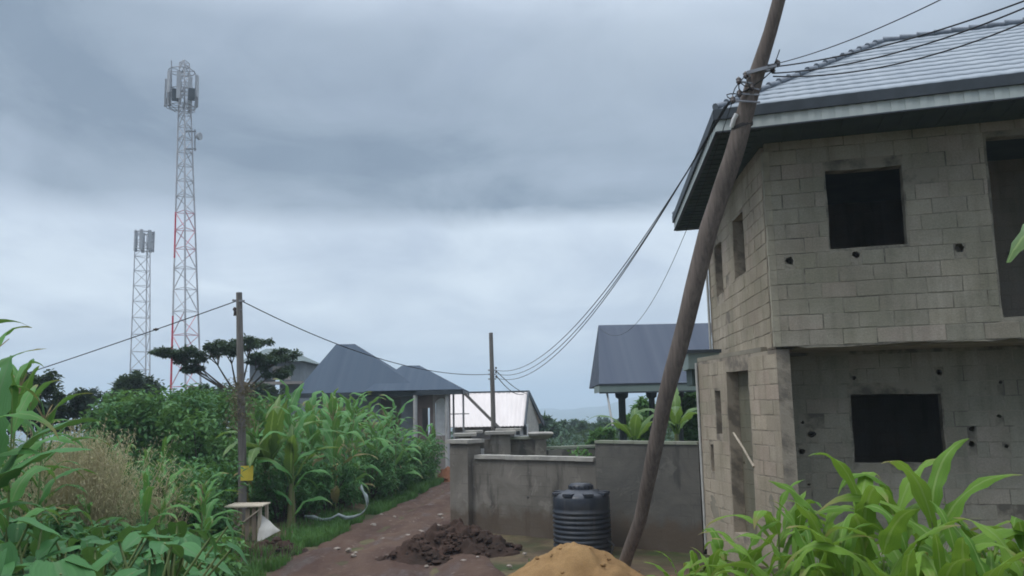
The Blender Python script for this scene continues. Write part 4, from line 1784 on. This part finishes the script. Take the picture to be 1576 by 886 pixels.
# neighbour's pillared canopy right of centre
NY = 28.0
nb = thing('pillared_canopy', 'dark slate roofed canopy on pillars behind the boundary wall', 'canopy', (X(1000, NY), NY + 2, -.1))
el_, er_ = at(922, 592, NY), at(1095, 588, NY)
rl_, rr_ = at(921, 503, NY + 3.6), at(1095, 494, NY + 3.6)
el_.z = er_.z = at(960, 590, NY).z
rl_.z = rr_.z = at(985, 499, NY + 3.6).z
mb = MB()
n = 1
for i in range(n):
    a, b = el_.lerp(rl_, i / n), er_.lerp(rr_, i / n)
    c, d = er_.lerp(rr_, (i + 1) / n), el_.lerp(rl_, (i + 1) / n)
    up = Vector((0, 0, .005))
    mb.face([a + up, b + up, c, d], [((p - el_).x, i * .4) for p in (a, b, c, d)])
yb = NY + 7.2
mb.face([rl_, rr_, Vector((er_.x, yb, el_.z)), Vector((el_.x + .3, yb, el_.z))])
mb.face([el_, er_, Vector((er_.x, yb, el_.z)), Vector((el_.x + .3, yb, el_.z))])
mb.face([el_, rl_, Vector((el_.x + .3, yb, el_.z))])
nr = mb.build('roof', M['roof_grey'], nb)
mb = MB()
mb.box(((el_.x + er_.x) / 2, NY - .02, el_.z - .16), (er_.x - el_.x, .06, .22))
mb.box((el_.x + .05, NY + 1.0, el_.z - .16), (.06, 2.0, .22))
mb.build('fascia', M['fascia_green'], nr)
mb = MB()
mb.box(((el_.x + er_.x) / 2, NY - .03, el_.z - .03), (er_.x - el_.x + .05, .08, .05))
mb.box(((el_.x + er_.x) / 2, NY, el_.z - .29), (er_.x - el_.x, .08, .05))
mb.build('trim', M['trim_dark'], nr)
for px, r in ((958, .12), (1004, .10), (1046, .10)):
    x = X(px, NY + .4, 640)
    mb = MB()
    mb.tube([(x, NY + .4, -.3), (x, NY + .4, el_.z - .5), (x, NY + .4, el_.z - .45), (x, NY + .4, el_.z - .3)], [r, r, r * 1.7, r * 1.9], 12)
    mb.build('pillar', M['column_dark'], nb)
mb = MB()
a, b = at(934, 603, NY + .2), at(943, 655, NY - .6)
mb.tube([a, b], .035, 6)
mb.build('slanted_prop', M['column_paint'], nb)


# ------------------------------------------------------------------ vegetation kit


def strip(mb, base, az, L, W, th0, th1, segs=9, fold=.25, wave=.0, m=0, bend=0.0, shape=.6, twist=0.0, tear=0.0):
    p = Vector(base)
    ds = L / segs
    rows, uvs = [], []
    for i in range(segs + 1):
        s = i / segs
        th = th0 + (th1 - th0) * (s ** 1.25)
        a = az + bend * s
        wd = W * min(1, .4 + s * 2.6) * max(0.012, (1 - s ** 1.5)) ** (shape + .25) * .5
        if tear and i % 2:
            wd *= 1 - tear * U(0, 1)
        dv = Vector((math.cos(th) * math.cos(a), math.cos(th) * math.sin(a), math.sin(th)))
        sd = Vector((-math.sin(a), math.cos(a), 0))
        up = dv.cross(sd) * -1
        tw = twist * s
        s2 = sd * math.cos(tw) + up * math.sin(tw)
        u2 = up * math.cos(tw) - sd * math.sin(tw)
        wl = wave * math.sin(s * 17 + az * 3) * wd
        wr = wave * math.sin(s * 15 + az * 5 + 2) * wd
        rows.append([p + s2 * wd + u2 * (fold * wd + wl), p, p - s2 * wd + u2 * (fold * wd + wr)])
        uvs.append([(0, s), (.5, s), (1, s)])
        p = p + dv * ds
    mb.grid(rows, uvs, m=m)


def mk_maize(h, nl, mat, tassel=False, lw=1.0, ll=1.0, dense=False):
    root = bpy.data.objects.new('maize_plant', None)
    COL.objects.link(root)
    root.empty_display_size = .2
    ORG[root] = Vector((0, 0, 0))
    ch = []
    mb = MB()
    bx, by = U(-.05, .05), U(-.05, .05)
    mb.tube([(0, 0, -.1), (bx * .5, by * .5, h * .5), (bx, by, h * .93)], [.017, .014, .006], 7)
    ch.append(mb.build('stalk', M['stalk'], root))
    mb = MB()
    az = U(0, 6.28)
    for i in range(nl):
        t = .12 + .83 * i / (nl - 1)
        az += math.pi + U(-.6, .6)
        L = (.62 + .42 * math.sin(math.pi * min(1, t * 1.05)) + U(-.1, .1)) * ll
        th0 = R(U(52, 72) + (10 if dense else 0)) if t < .8 else R(U(66, 84))
        th1 = R(U(-88, -40)) if t < .75 else R(U(-80, 10))
        strip(mb, (bx * t, by * t, h * t), az, L, U(.07, .135) * lw, th0, th1, 12, U(.15, .5), .4, 1 if (i < 3 and U(0, 1) < .45) else 0, U(-.5, .5), .55, U(-.9, .9), .22)
    ch.append(mb.build('leaves', [mat, M['dead_leaf']], root))
    if tassel:
        mb = MB()
        for i in range(9):
            a = U(0, 6.28)
            sp_ = U(.02, .16)
            mb.tube([(bx, by, h * .9), (bx + math.cos(a) * sp_ * .5, by + math.sin(a) * sp_ * .5, h * .9 + .14), (bx + math.cos(a) * sp_ * 1.6, by + math.sin(a) * sp_ * 1.6, h * .9 + U(.2, .3))], [.006, .007, .004], 5)
        ch.append(mb.build('tassel', M['tassel'], root))
    return root, ch


def mk_coco(n, size, mat):
    root = bpy.data.objects.new('cocoyam_plant', None)
    COL.objects.link(root)
    ORG[root] = Vector((0, 0, 0))
    ms, mb = MB(), MB()
    for i in range(n):
        az = 2 * math.pi * i / n + U(-.5, .5)
        hh = U(.45, 1.0)
        out = U(.15, .45)
        tip = Vector((math.cos(az) * out, math.sin(az) * out, hh))
        ms.tube([(0, 0, -.05), (tip.x * .35, tip.y * .35, hh * .6), tip], [.016, .012, .008], 6)
        L = size * U(.75, 1.2)
        W = L * U(.7, .85)
        pitch = R(U(-65, 5))
        f = Vector((math.cos(az) * math.cos(pitch), math.sin(az) * math.cos(pitch), math.sin(pitch)))
        s = Vector((-math.sin(az), math.cos(az), 0))
        up = s.cross(f) * -1 if s.cross(f).z < 0 else s.cross(f)
        rows, uvs = [], []
        for r in range(9):
            v = r / 8
            wd = W * .5 * math.sin(math.pi * min(1, .16 + .84 * (v ** .8))) ** .8 * (1 if v > .1 else 1.05)
            c = tip + f * (L * (v - .22)) + up * (-.18 * L * (v ** 2))
            row = []
            for q in (-1, -.5, 0, .5, 1):
                back_ = -.18 * L * (1 - v) * (q * q) if v < .4 else 0
                wobble = .05 * L * math.sin(v * 9 + q * 3 + i)
                row.append(c + s * (q * wd) + up * (.16 * wd * abs(q) + wobble * abs(q) * .5) + f * back_ * .3)
            rows.append(row)
            uvs.append([(j / 4, v) for j in range(5)])
        mb.grid(rows, uvs)
    ch = [ms.build('leaf_stalks', M['stalk'], root), mb.build('leaves', mat, root)]
    return root, ch


def leafcard(mb, p, L, W, rnd=None):
    d = Vector((U(-1, 1), U(-1, 1), U(-.9, .6)))
    if d.length < .1:
        d = Vector((1, 0, 0))
    d.normalize()
    s = d.cross(Vector((U(-.4, .4), U(-.4, .4), 1))).normalized()
    n = s.cross(d)
    m1 = p + d * L * .45
    mb.f_leaf(p, m1 + s * W * .5 + n * W * .12, p + d * L - n * L * .12, m1 - s * W * .5 + n * W * .12)


def f_leaf(self, a, b, c, d):
    k2 = len(self.v)
    self.v += [tuple(a), tuple(b), tuple(c), tuple(d)]
    self.f += [(k2, k2 + 1, k2 + 2), (k2, k2 + 2, k2 + 3)]
    self.uv += [[(.5, 0), (0, .5), (.5, 1)], [(.5, 0), (.5, 1), (1, .5)]]
    self.mi += [0, 0]
    self.sm += [False, False]


MB.f_leaf = f_leaf


def mk_bush(name, rx, ry, h, n, leaf, mat, clumps=14):
    root = bpy.data.objects.new(name, None)
    COL.objects.link(root)
    ORG[root] = Vector((0, 0, 0))
    ms, mb = MB(), MB()
    cs = []
    for i in range(clumps):
        a = U(0, 6.28)
        r = math.sqrt(U(.02, 1))
        z = h * U(.18, 1) * (1 - .35 * r * r)
        c = Vector((rx * r * math.cos(a), ry * r * math.sin(a), z))
        cs.append((c, U(.22, .42) * min(rx, h * .6)))
        ms.tube([(c.x * .1, c.y * .1, -.1), (c.x * .5, c.y * .5, c.z * .55), c], [.03, .02, .008], 5)
    for i in range(n):
        c, r = random.choice(cs)
        v = Vector((random.gauss(0, 1), random.gauss(0, 1), random.gauss(0, 1))).normalized() * r * U(.45, 1.1)
        leafcard(mb, c + v, leaf * U(.7, 1.3), leaf * U(.4, .62))
    return root, [ms.build('stems', M['bark'], root), mb.build('foliage', mat, root)]


def mk_tree(name, loc, crowns, trunk_r, label, cat, mat, leaf, dens, group=None, lean=(0, 0)):
    """crowns: (dx, dy, z, rx, ry, rz) leaf clumps, each on a limb of its own"""
    root = thing(name, label, cat, loc, group)
    o = Vector(loc)
    ms, mb = MB(), MB()
    zt_ = min(c[2] for c in crowns) * .75
    top = o + Vector((lean[0], lean[1], zt_))
    ms.tube([o + Vector((0, 0, -.4)), o.lerp(top, .5) + Vector((.06, 0, 0)), top], [trunk_r, trunk_r * .8, trunk_r * .6], 9)
    for dx, dy, z, rx, ry, rz in crowns:
        c = o + Vector((dx, dy, z))
        ms.tube([top, top.lerp(c, .5) + Vector((0, 0, -.1 * rz)), c], [trunk_r * .45, trunk_r * .28, trunk_r * .1], 6)
        for q in range(4):
            e = c + Vector((U(-.7, .7) * rx, U(-.7, .7) * ry, U(-.3, .5) * rz))
            ms.tube([top.lerp(c, .7), e], [trunk_r * .2, trunk_r * .06], 5)
        sub = [(c + Vector((U(-.8, .8) * rx, U(-.8, .8) * ry, U(-.6, .6) * rz)), U(.25, .5)) for _ in range(9)]
        for i in range(int(dens)):
            b, r = random.choice(sub)
            v = Vector((random.gauss(0, 1), random.gauss(0, 1), random.gauss(0, 1))).normalized() * U(.3, 1.1) * r
            leafcard(mb, b + Vector((v.x * rx, v.y * ry, v.z * rz)), leaf * U(.7, 1.4), leaf * U(.4, .7))
    ms.build('trunk', M['bark'], root)
    mb.build('crown', mat, root)
    return root


def mk_banana(loc, h, leaves, label, rz=0, group=None, leafmat='banana'):
    root = thing('banana_plant', label, 'banana plant', loc, group)
    o = Vector(loc)
    mb = MB()
    mb.tube([o + Vector((0, 0, -.2)), o + Vector((.02, 0, h * .5)), o + Vector((0, .02, h))], [.11, .095, .06], 10)
    mb.build('pseudostem', M['banana_stem'], root)
    for az, L, W, t0, t1 in leaves:
        mb = MB()
        b = o + Vector((0, 0, h * U(.9, 1.0)))
        e = b + Vector((math.cos(az) * .12, math.sin(az) * .12, .3))
        mb.tube([b, e], [.03, .02], 6)
        strip(mb, e, az, L, W, R(t0), R(t1), 18, .3, .16, 0, U(-.25, .25), .45, U(-.4, .4), .35)
        mb.build('leaf', M[leafmat], root)
    return root


def scatter(protos, spots, label, group, cat, name):
    """first use moves the prototype itself, later ones copy it with its parts"""
    used = set()
    for i, (x, y, sc) in enumerate(spots):
        k2 = i % len(protos)
        root, ch = protos[k2]
        z = gz(x, y)
        rz = U(0, 6.28)
        if k2 not in used:
            used.add(k2)
            root.location = (x, y, z)
            root.rotation_euler.z = rz
            root.scale = (sc, sc, sc)
            tag(root, label, cat, group)
        else:
            copy_tree(root, ch, (x, y, z), rz, sc, label, group)


# thicket of maize along the left of the road
protos = [mk_maize(U(2.1, 2.5), random.choice((8, 9, 10)), M['maize_far'], i % 2 == 0, 2.0, 1.25) for i in range(6)]
spots = []
rnd = random.Random(11)
for i in range(600):
    if len(spots) >= 95:
        break
    y = rnd.uniform(21.0, 38)
    c, wd = road_at(y)
    lim = c - wd / 2 - (1.0 if y < 28 else .55)
    x = rnd.uniform(-13.5, lim)
    px = 788 + x / y * 1300
    if not (385 < px < 674) or any((x - a) ** 2 + (y - b) ** 2 < .36 for a, b, _ in spots):
        continue
    if px < 415 and y < 22.5:
        continue
    spots.append((x, y, rnd.uniform(.85, 1.38) * (1 if y > 24 else .86) * (1 if px < 615 else .74)))
scatter(protos, spots, 'green maize plant with arching leaves in the thicket along the road', 'maize plants in the thicket left of the road', 'maize plant', 'maize_plant')

# maize nearer the camera on the left
protos = [mk_maize(U(2.0, 2.3), 10, M['maize'], i == 1, 1.4, 1.1) for i in range(4)]
spots = []
for i in range(400):
    if len(spots) >= 34:
        break
    y = rnd.uniform(12.5, 20)
    px = rnd.uniform(110, 322)
    x = (px - 788) / 1300 * y
    if any((x - a) ** 2 + (y - b) ** 2 < .4 for a, b, _ in spots):
        continue
    spots.append((x, y, rnd.uniform(.62, .9)))
scatter(protos, spots, 'dark green maize plant between the dry grass and the grey pole', 'maize plants left of the grey pole', 'maize plant', 'maize_plant')

protos = [mk_maize(2.9, 11, M['maize'], True, 1.35, 1.15), mk_maize(2.7, 12, M['maize'], False, 1.4, 1.1)]
spots = [(X(px, y), y, sc) for px, y, sc in ((-30, 8.4, 1.02), (25, 9.0, .98), (62, 10.5, .9), (-60, 7.4, 1.0), (10, 11.5, 1.05), (85, 12.6, .85), (40, 14, 1.05), (-20, 13, 1.1))]
scatter(protos, spots, 'tall maize plant at the left margin before the dark tree', 'tall maize plants at the left margin', 'maize plant', 'maize_plant')

# fresh maize in front of the block house
protos = [mk_maize(U(1.25, 1.4), 11, M['maize_near'], False, 1.4, .95, True) for i in range(8)]
spots = []
for px, y, topy in ((1325, 5.3, 712), (1440, 5.2, 716), (1378, 5.6, 735), (1275, 5.6, 770), (1225, 6.0, 790), (1190, 6.4, 770), (1150, 6.2, 815), (1110, 6.6, 828), (1075, 6.9, 845), (1245, 5.0, 815), (1300, 4.8, 820), (1345, 4.7, 800), (1400, 4.7, 815), (1470, 4.8, 815), (1510, 5.2, 805), (1555, 5.0, 810), (1585, 5.4, 790), (1530, 4.5, 850), (1170, 5.4, 850), (1130, 5.6, 855), (1210, 4.9, 850), (1450, 4.4, 850), (1370, 4.3, 850), (1300, 5.9, 800), (1410, 6.1, 785), (1500, 5.7, 800), (1570, 4.7, 830), (1500, 4.4, 850), (1095, 6.0, 858), (1050, 6.9, 862)):
    p = at(px, topy + 6, y)
    hh = p.z - gz(p.x, y)
    spots.append((p.x, y, hh / 1.45))
scatter(protos, spots, 'bright green young maize plant in front of the block house', 'young maize plants before the block house', 'maize plant', 'maize_plant')

# broad-leaved cocoyam low on the left
protos = [mk_coco(13, .25, M['coco']) for i in range(4)]
spots = []
for i in range(500):
    if len(spots) >= 62:
        break
    y = rnd.uniform(6.3, 15)
    px = rnd.uniform(-20, 305 if y > 9 else 330)
    x = (px - 788) / 1300 * y
    if any((x - a) ** 2 + (y - b) ** 2 < .2 for a, b, _ in spots):
        continue
    spots.append((x, y, rnd.uniform(.85, 1.25)))
scatter(protos, spots, 'broad-leaved cocoyam plant in the lower left undergrowth', 'cocoyam plants in the lower left undergrowth', 'cocoyam', 'cocoyam_plant')
pr = mk_coco(7, .5, M['coco'])
scatter([pr], [(X(75, 5.6, 860), 5.6, 1.0)], 'largest cocoyam plant, big drooping leaves in the bottom left corner', None, 'cocoyam', 'cocoyam_plant')

# leafy bushes filling the left bank
protos = [mk_bush('leafy_bush', 1.2, 1.0, 1.9, 2600, .17, M['bush']), mk_bush('leafy_bush', 1.0, 1.0, 1.6, 2200, .15, M['bush_light']), mk_bush('leafy_bush', 1.3, 1.1, 2.1, 2800, .16, M['bush'])]
spots = []
for i in range(500):
    if len(spots) >= 30:
        break
    y = rnd.uniform(14, 24)
    px = rnd.uniform(-40, 285 if y < 21 else 330)
    x = (px - 788) / 1300 * y
    if any((x - a) ** 2 + (y - b) ** 2 < .9 for a, b, _ in spots):
        continue
    spots.append((x, y, rnd.uniform(.8, 1.1)))
scatter(protos, spots, 'dense leafy bush on the bank left of the grey pole', 'leafy bushes on the left bank', 'bush', 'leafy_bush')
protos = [mk_bush('leafy_bush', 1.4, 1.2, 2.5, 3400, .17, M['bush']), mk_bush('leafy_bush', 1.5, 1.2, 2.8, 3600, .18, M['bush_light'])]
spots = [(X(px, y), y, sc) for px, y, sc in ((200, 25, 1.1), (245, 26, 1.2), (290, 25, 1.2), (330, 26.5, 1.2), (270, 28, 1.3), (225, 29, 1.25), (350, 29, 1.2), (310, 24, 1.05))]
scatter(protos, spots, 'tall leafy bush in front of the flat-topped tree', 'tall bushes before the flat-topped tree', 'bush', 'leafy_bush')
protos = [mk_bush('leafy_bush', 1.0, .9, 1.7, 2600, .13, M['bush'])]
spots = []
for y in (22.6, 24, 25.4, 26.8, 28.4, 30, 31.5, 33, 34.5, 36):
    c, wd = road_at(y)
    spots.append((c - wd / 2 - (1.55 if y < 27 else 1.0) + U(-.25, .15), y, U(.85, 1.1) + (.1 if y > 29 else 0)))
scatter(protos, spots, 'low dark bush at the foot of the roadside maize', 'low bushes at the foot of the roadside maize', 'bush', 'leafy_bush')

protos = [mk_bush('leafy_bush', .8, .7, 1.25, 1300, .17, M['bush_light']), mk_bush('leafy_bush', .9, .8, 1.35, 1400, .19, M['bush'])]
spots = []
for i in range(300):
    if len(spots) >= 20:
        break
    y = rnd.uniform(9.5, 12.6)
    px = rnd.uniform(40, 290)
    x = (px - 788) / 1300 * y
    if any((x - a) ** 2 + (y - b) ** 2 < .35 for a, b, _ in spots):
        continue
    spots.append((x, y, rnd.uniform(.7, .95)))
scatter(protos, spots, 'low broad-leaved bush in front of the dry tan grass', 'low bushes in front of the dry grass', 'bush', 'leafy_bush')

# banana plants
mk_banana((X(412, 22.6), 22.6, gz(X(412, 22.6), 22.6)), 1.25, [(R(80), 1.8, .55, 86, 50), (R(20), 1.9, .52, 72, -20), (R(170), 1.8, .5, 70, -50), (R(-60), 1.8, .54, 78, 10), (R(-120), 1.8, .5, 55, -70), (R(-20), 1.7, .5, 84, 55), (R(-90), 1.7, .5, 45, -75), (R(-150), 1.5, .46, 80, 30)], 'banana plant with upright pale leaves right of the grey pole')
mk_banana((X(450, 22), 22, gz(X(450, 22), 22)), 1.1, [(R(100), 1.4, .45, 85, 45), (R(10), 1.5, .42, 70, -30), (R(-80), 1.5, .44, 78, 0), (R(190), 1.3, .4, 60, -50)], 'lower banana plant behind the pale upright banana leaves')
mk_banana((X(975, 25.5), 25.5, gz(X(975, 25.5), 25.5)), 1.9, [(R(10), 1.7, .42, 75, -60), (R(170), 1.7, .42, 70, -45), (R(80), 1.7, .42, 75, -20), (R(-90), 1.6, .4, 70, -50), (R(-40), 1.6, .4, 60, -50), (R(-140), 1.5, .42, 55, -55)], 'banana plant behind the boundary wall beneath the dark canopy')
mk_banana((X(1040, 23.5), 23.5, gz(X(1040, 23.5), 23.5)), 2.2, [(R(160), 1.5, .5, 65, -70), (R(20), 1.2, .42, 75, -40), (R(80), 1.5, .42, 82, 10), (R(-100), 1.4, .44, 60, -60), (R(-50), 1.2, .4, 50, -60)], 'banana plant behind the leaning pole with one arched leaf')
mk_banana((X(-32, 7.6), 7.6, gz(X(-32, 7.6), 7.6)), 1.2, [(R(95), 1.3, .36, 84, 50), (R(30), 1.2, .34, 70, -20), (R(-75), 1.2, .36, 74, 10), (R(-10), 1.1, .33, 45, -15)], 'banana plant with broad dark leaves at the left margin', leafmat='coco')
e = at(1590, 330, 4.3)
mk_banana((e.x + 1.16, 4.6, gz(3.6, 4.6)), 1.90, [(R(190), 1.35, .62, 58, -70), (R(60), 1.5, .35, 70, -10), (R(-30), 1.4, .35, 60, -30), (R(-80), 1.3, .35, 50, -40)], 'banana plant at the right margin with one leaf tip showing')

# dry seeded grass on the left
DG = 'dry tan grass clumps on the left bank'


def mk_dry(h, n, spread):
    root = bpy.data.objects.new('dry_grass_clump', None)
    COL.objects.link(root)
    ORG[root] = Vector((0, 0, 0))
    ms, mb = MB(), MB()
    for i in range(n):
        a = U(0, 6.28)
        r = abs(random.gauss(0, spread))
        b = Vector((math.cos(a) * r * .4, math.sin(a) * r * .4, 0))
        t = Vector((math.cos(a) * r * 1.5, math.sin(a) * r * 1.5, h * U(.65, 1.05)))
        ms.tube([b, b.lerp(t, .6) + Vector((0, 0, .1)), t], [.005, .004, .003], 4, cap=False)
        for q in range(34):
            p = b.lerp(t, U(.6, 1.02)) + Vector((random.gauss(0, .05), random.gauss(0, .05), random.gauss(0, .04)))
            d = Vector((U(-.6, .6), U(-.6, .6), U(.1, 1))).normalized() * U(.03, .08)
            s = d.orthogonal().normalized() * .005
            mb.f_leaf(p, p + d * .5 + s, p + d, p + d * .5 - s)
    return root, [ms.build('stems', M['dry'], root), mb.build('seed_heads', M['dry'], root)]


protos = [mk_dry(2.0, 130, .36), mk_dry(2.15, 130, .40)]
spots = [(X(px, y), y, sc) for px, y, sc in ((98, 13.2, 1.10), (120, 13.0, 1.14), (142, 13.1, 1.14), (160, 13.6, 1.04), (238, 14.2, .8))]
scatter(protos, spots, 'dry tan seeded grass clump before the left bushes', DG, 'dry grass', 'dry_grass_clump')

# trees
TY = 34.0
ox = X(368, TY, 600)


def cr(px, py, y, rx, ry, rz):
    p = at(px, py, y)
    return (p.x - ox, y - TY, p.z - gz(ox, TY), rx, ry, rz)


mk_tree('flat_topped_tree', (ox, TY, gz(ox, TY)), [cr(255, 543, TY, .75, .9, .16), cr(290, 550, TY, .8, 1.0, .30), cr(322, 540, TY + .4, .85, 1.1, .34), cr(352, 536, TY - .4, .8, 1.0, .36), cr(388, 528, TY + .3, .6, 1.0, .26), cr(405, 552, TY, .75, 1.0, .28), cr(432, 546, TY + .8, .6, .9, .26), cr(425, 572, TY + .4, .7, .9, .3), cr(300, 566, TY, .4, .6, .16)], .13, 'flat-topped dark tree with layered branches in front of the towers', 'tree', M['tree_dark'], .14, 1700)


def round_tree(px, y, topy, wpx, label, mat, leaf=.3, dens=900, n=6, kind='broadleaf_tree', group=None, base=None, zoff=0):
    x = X(px, y, topy)
    zb_ = gz(x, y)
    ht = at(px, topy, y).z - zb_
    rw = wpx / 1300 * y / 2
    cs_ = []
    for i in range(n):
        a = 2 * math.pi * i / n + U(-.3, .3)
        rr = rw * U(.3, .62)
        cs_.append((math.cos(a) * rr, math.sin(a) * rr, ht * U(.55, .86), rw * U(.36, .5), rw * U(.36, .5), ht * U(.12, .2)))
    cs_.append((0, 0, ht * .88, rw * .4, rw * .4, ht * .14))
    return mk_tree(kind, (x, y, zb_), cs_, .05 * ht ** .8, label, 'tree', mat, leaf, dens, group)


round_tree(55, 30, 568, 150, 'dark rounded tree behind the maize at the left margin', M['tree_dark'], .22, 1300)
round_tree(205, 40, 572, 105, 'dark bushy tree just below the shorter tower', M['tree_dark'], .24, 1200)
round_tree(146, 44, 596, 44, 'smallest dark tree between the two left trees', M['tree_dark'], .2, 500)
round_tree(318, 46, 590, 120, 'mid green tree behind the tall bushes', M['tree_mid'], .26, 1000)
round_tree(400, 48, 585, 90, 'dark tree in front of the small grey-green cottage', M['tree_dark'], .26, 1000)
FT = 'far trees in the haze between the gabled house and the dark canopy'
for px, y, ty, wd in ((838, 75, 640, 46), (862, 90, 648, 50), (884, 120, 646, 40), (905, 100, 650, 48), (930, 85, 652, 56), (958, 110, 645, 44), (985, 80, 640, 60), (1020, 95, 636, 60), (1055, 75, 625, 60), (845, 150, 640, 40), (890, 190, 644, 50), (925, 170, 640, 46), (960, 210, 640, 60), (1000, 180, 634, 50)):
    round_tree(px, y, ty, wd, 'hazy green tree on the slope beyond the compound wall', M['tree_mid'], .5, 380, 5, group=FT)
for px, y, ty, wd, lb_ in ((928, 42, 660, 50, 'pale green bush-like tree left of the canopy pillars'), (990, 38, 612, 70, 'green tree standing behind the canopy pillars'), (1062, 34, 600, 60, 'green tree between the leaning pole and the block house')):
    round_tree(px, y, ty, wd, lb_, M['bush_light'], .26, 800)
protos = [mk_bush('leafy_bush', 1.2, .8, 1.5, 2000, .16, M['bush_light'])]
scatter(protos, [(X(px, y), y, sc) for px, y, sc in ((905, 25.5, 1.1), (945, 24.5, 1.25), (985, 24, 1.2), (1030, 22.5, 1.2), (870, 27.8, 1.0))], 'light green bush showing over the boundary wall', 'bushes behind the boundary wall', 'bush', 'leafy_bush')
mb = MB()
for i in range(620):
    y = U(50, 230)
    x = U(-.25, .32) * y
    if road_at(y)[0] - 4 < x < road_at(y)[0] + 4 and y < 66:
        continue
    z0 = gz(x, y)
    r = U(.9, 1.6) * (1 + y / 160)
    for q in range(46):
        v = Vector((random.gauss(0, 1), random.gauss(0, 1), random.gauss(0, .8))).normalized() * r * U(.4, 1)
        leafcard(mb, Vector((x, y, z0 + r * .55)) + v, (.32 + y * .003) * U(.6, 1.3), .18 + y * .0016)
tag(mb.build('undergrowth', M['tree_mid']), 'hazy scrub covering the slope beyond the compound wall', 'undergrowth', kind='stuff')
# treeline far down the valley: one mass nobody could count
mb = MB()
for i in range(900):
    y = U(260, 900)
    x = U(-.75, .75) * y
    z0 = gz(x, y)
    r = U(4, 8)
    for q in range(16):
        v = Vector((random.gauss(0, 1), random.gauss(0, 1), random.gauss(0, .7))).normalized() * r * U(.5, 1)
        leafcard(mb, Vector((x, y, z0 + r * .9)) + v, 4.5 * U(.6, 1.2), 2.6)
tag(mb.build('far_woods', M['tree_mid']), 'hazy far woodland in the valley below the hills', 'woodland', kind='stuff')

# grass verge and weeds
mb = MB()


def blade(x, y, h, m=0):
    z = gz(x, y)
    a = U(0, 6.28)
    l = U(.1, .5) * h
    s = Vector((-math.sin(a), math.cos(a), 0)) * U(.006, .012)
    p = Vector((x, y, z - .02))
    q = p + Vector((math.cos(a) * l * .35, math.sin(a) * l * .35, h * .7))
    t = p + Vector((math.cos(a) * l, math.sin(a) * l, h))
    mb.face([p - s, p + s, q + s * .7, q - s * .7])
    mb.face([q - s * .7, q + s * .7, t])


for i in range(26000):
    y = U(14, 36)
    c, wd = road_at(y)
    if i % 8:
        x = c - wd / 2 - abs(random.gauss(0, .75)) + .22
        h = U(.08, .34)
    else:
        x = c + wd / 2 + U(-.2, 1.6) if y > 20 else U(.2, 3.5)
        h = U(.04, .14)
        if y > 17.6 and x > W1.x - .2 and y < 22:
            continue
    if noise.noise(Vector((x * .9, y * .9, 4))) < (-.05 if i % 8 else .12):
        continue
    blade(x, y, h)
for i in range(9000):
    y = U(6, 22)
    x = X(U(-60, 325), y)
    blade(x, y, U(.15, .6))
for i in range(5000):
    y = U(3.8, 12)
    x = U(1.6, 9)
    blade(x, y, U(.12, .5))
tag(mb.build('grass', M['grass']), 'green grass verge along the dirt road', 'grass', kind='stuff')

# ------------------------------------------------------------------ haze
mb = MB()
mb.box((0, 1900, 12), (9400, 6400, 120))
hz_o = mb.build('haze', M['soffit'])
hm = bpy.data.materials.new('haze_air')
hm.use_nodes = True
ht_ = hm.node_tree
ht_.nodes.clear()
o_ = ht_.nodes.new('ShaderNodeOutputMaterial')
pv = ht_.nodes.new('ShaderNodeVolumePrincipled')
pv.inputs['Color'].default_value = (.72, .86, 1, 1)
pv.inputs['Density'].default_value = .0009
pv.inputs['Anisotropy'].default_value = .2
ht_.links.new(pv.outputs[0], o_.inputs['Volume'])
hz_o.data.materials.clear()
hz_o.data.materials.append(hm)
tag(hz_o, 'pale haze filling the air over the valley', 'haze', kind='stuff')
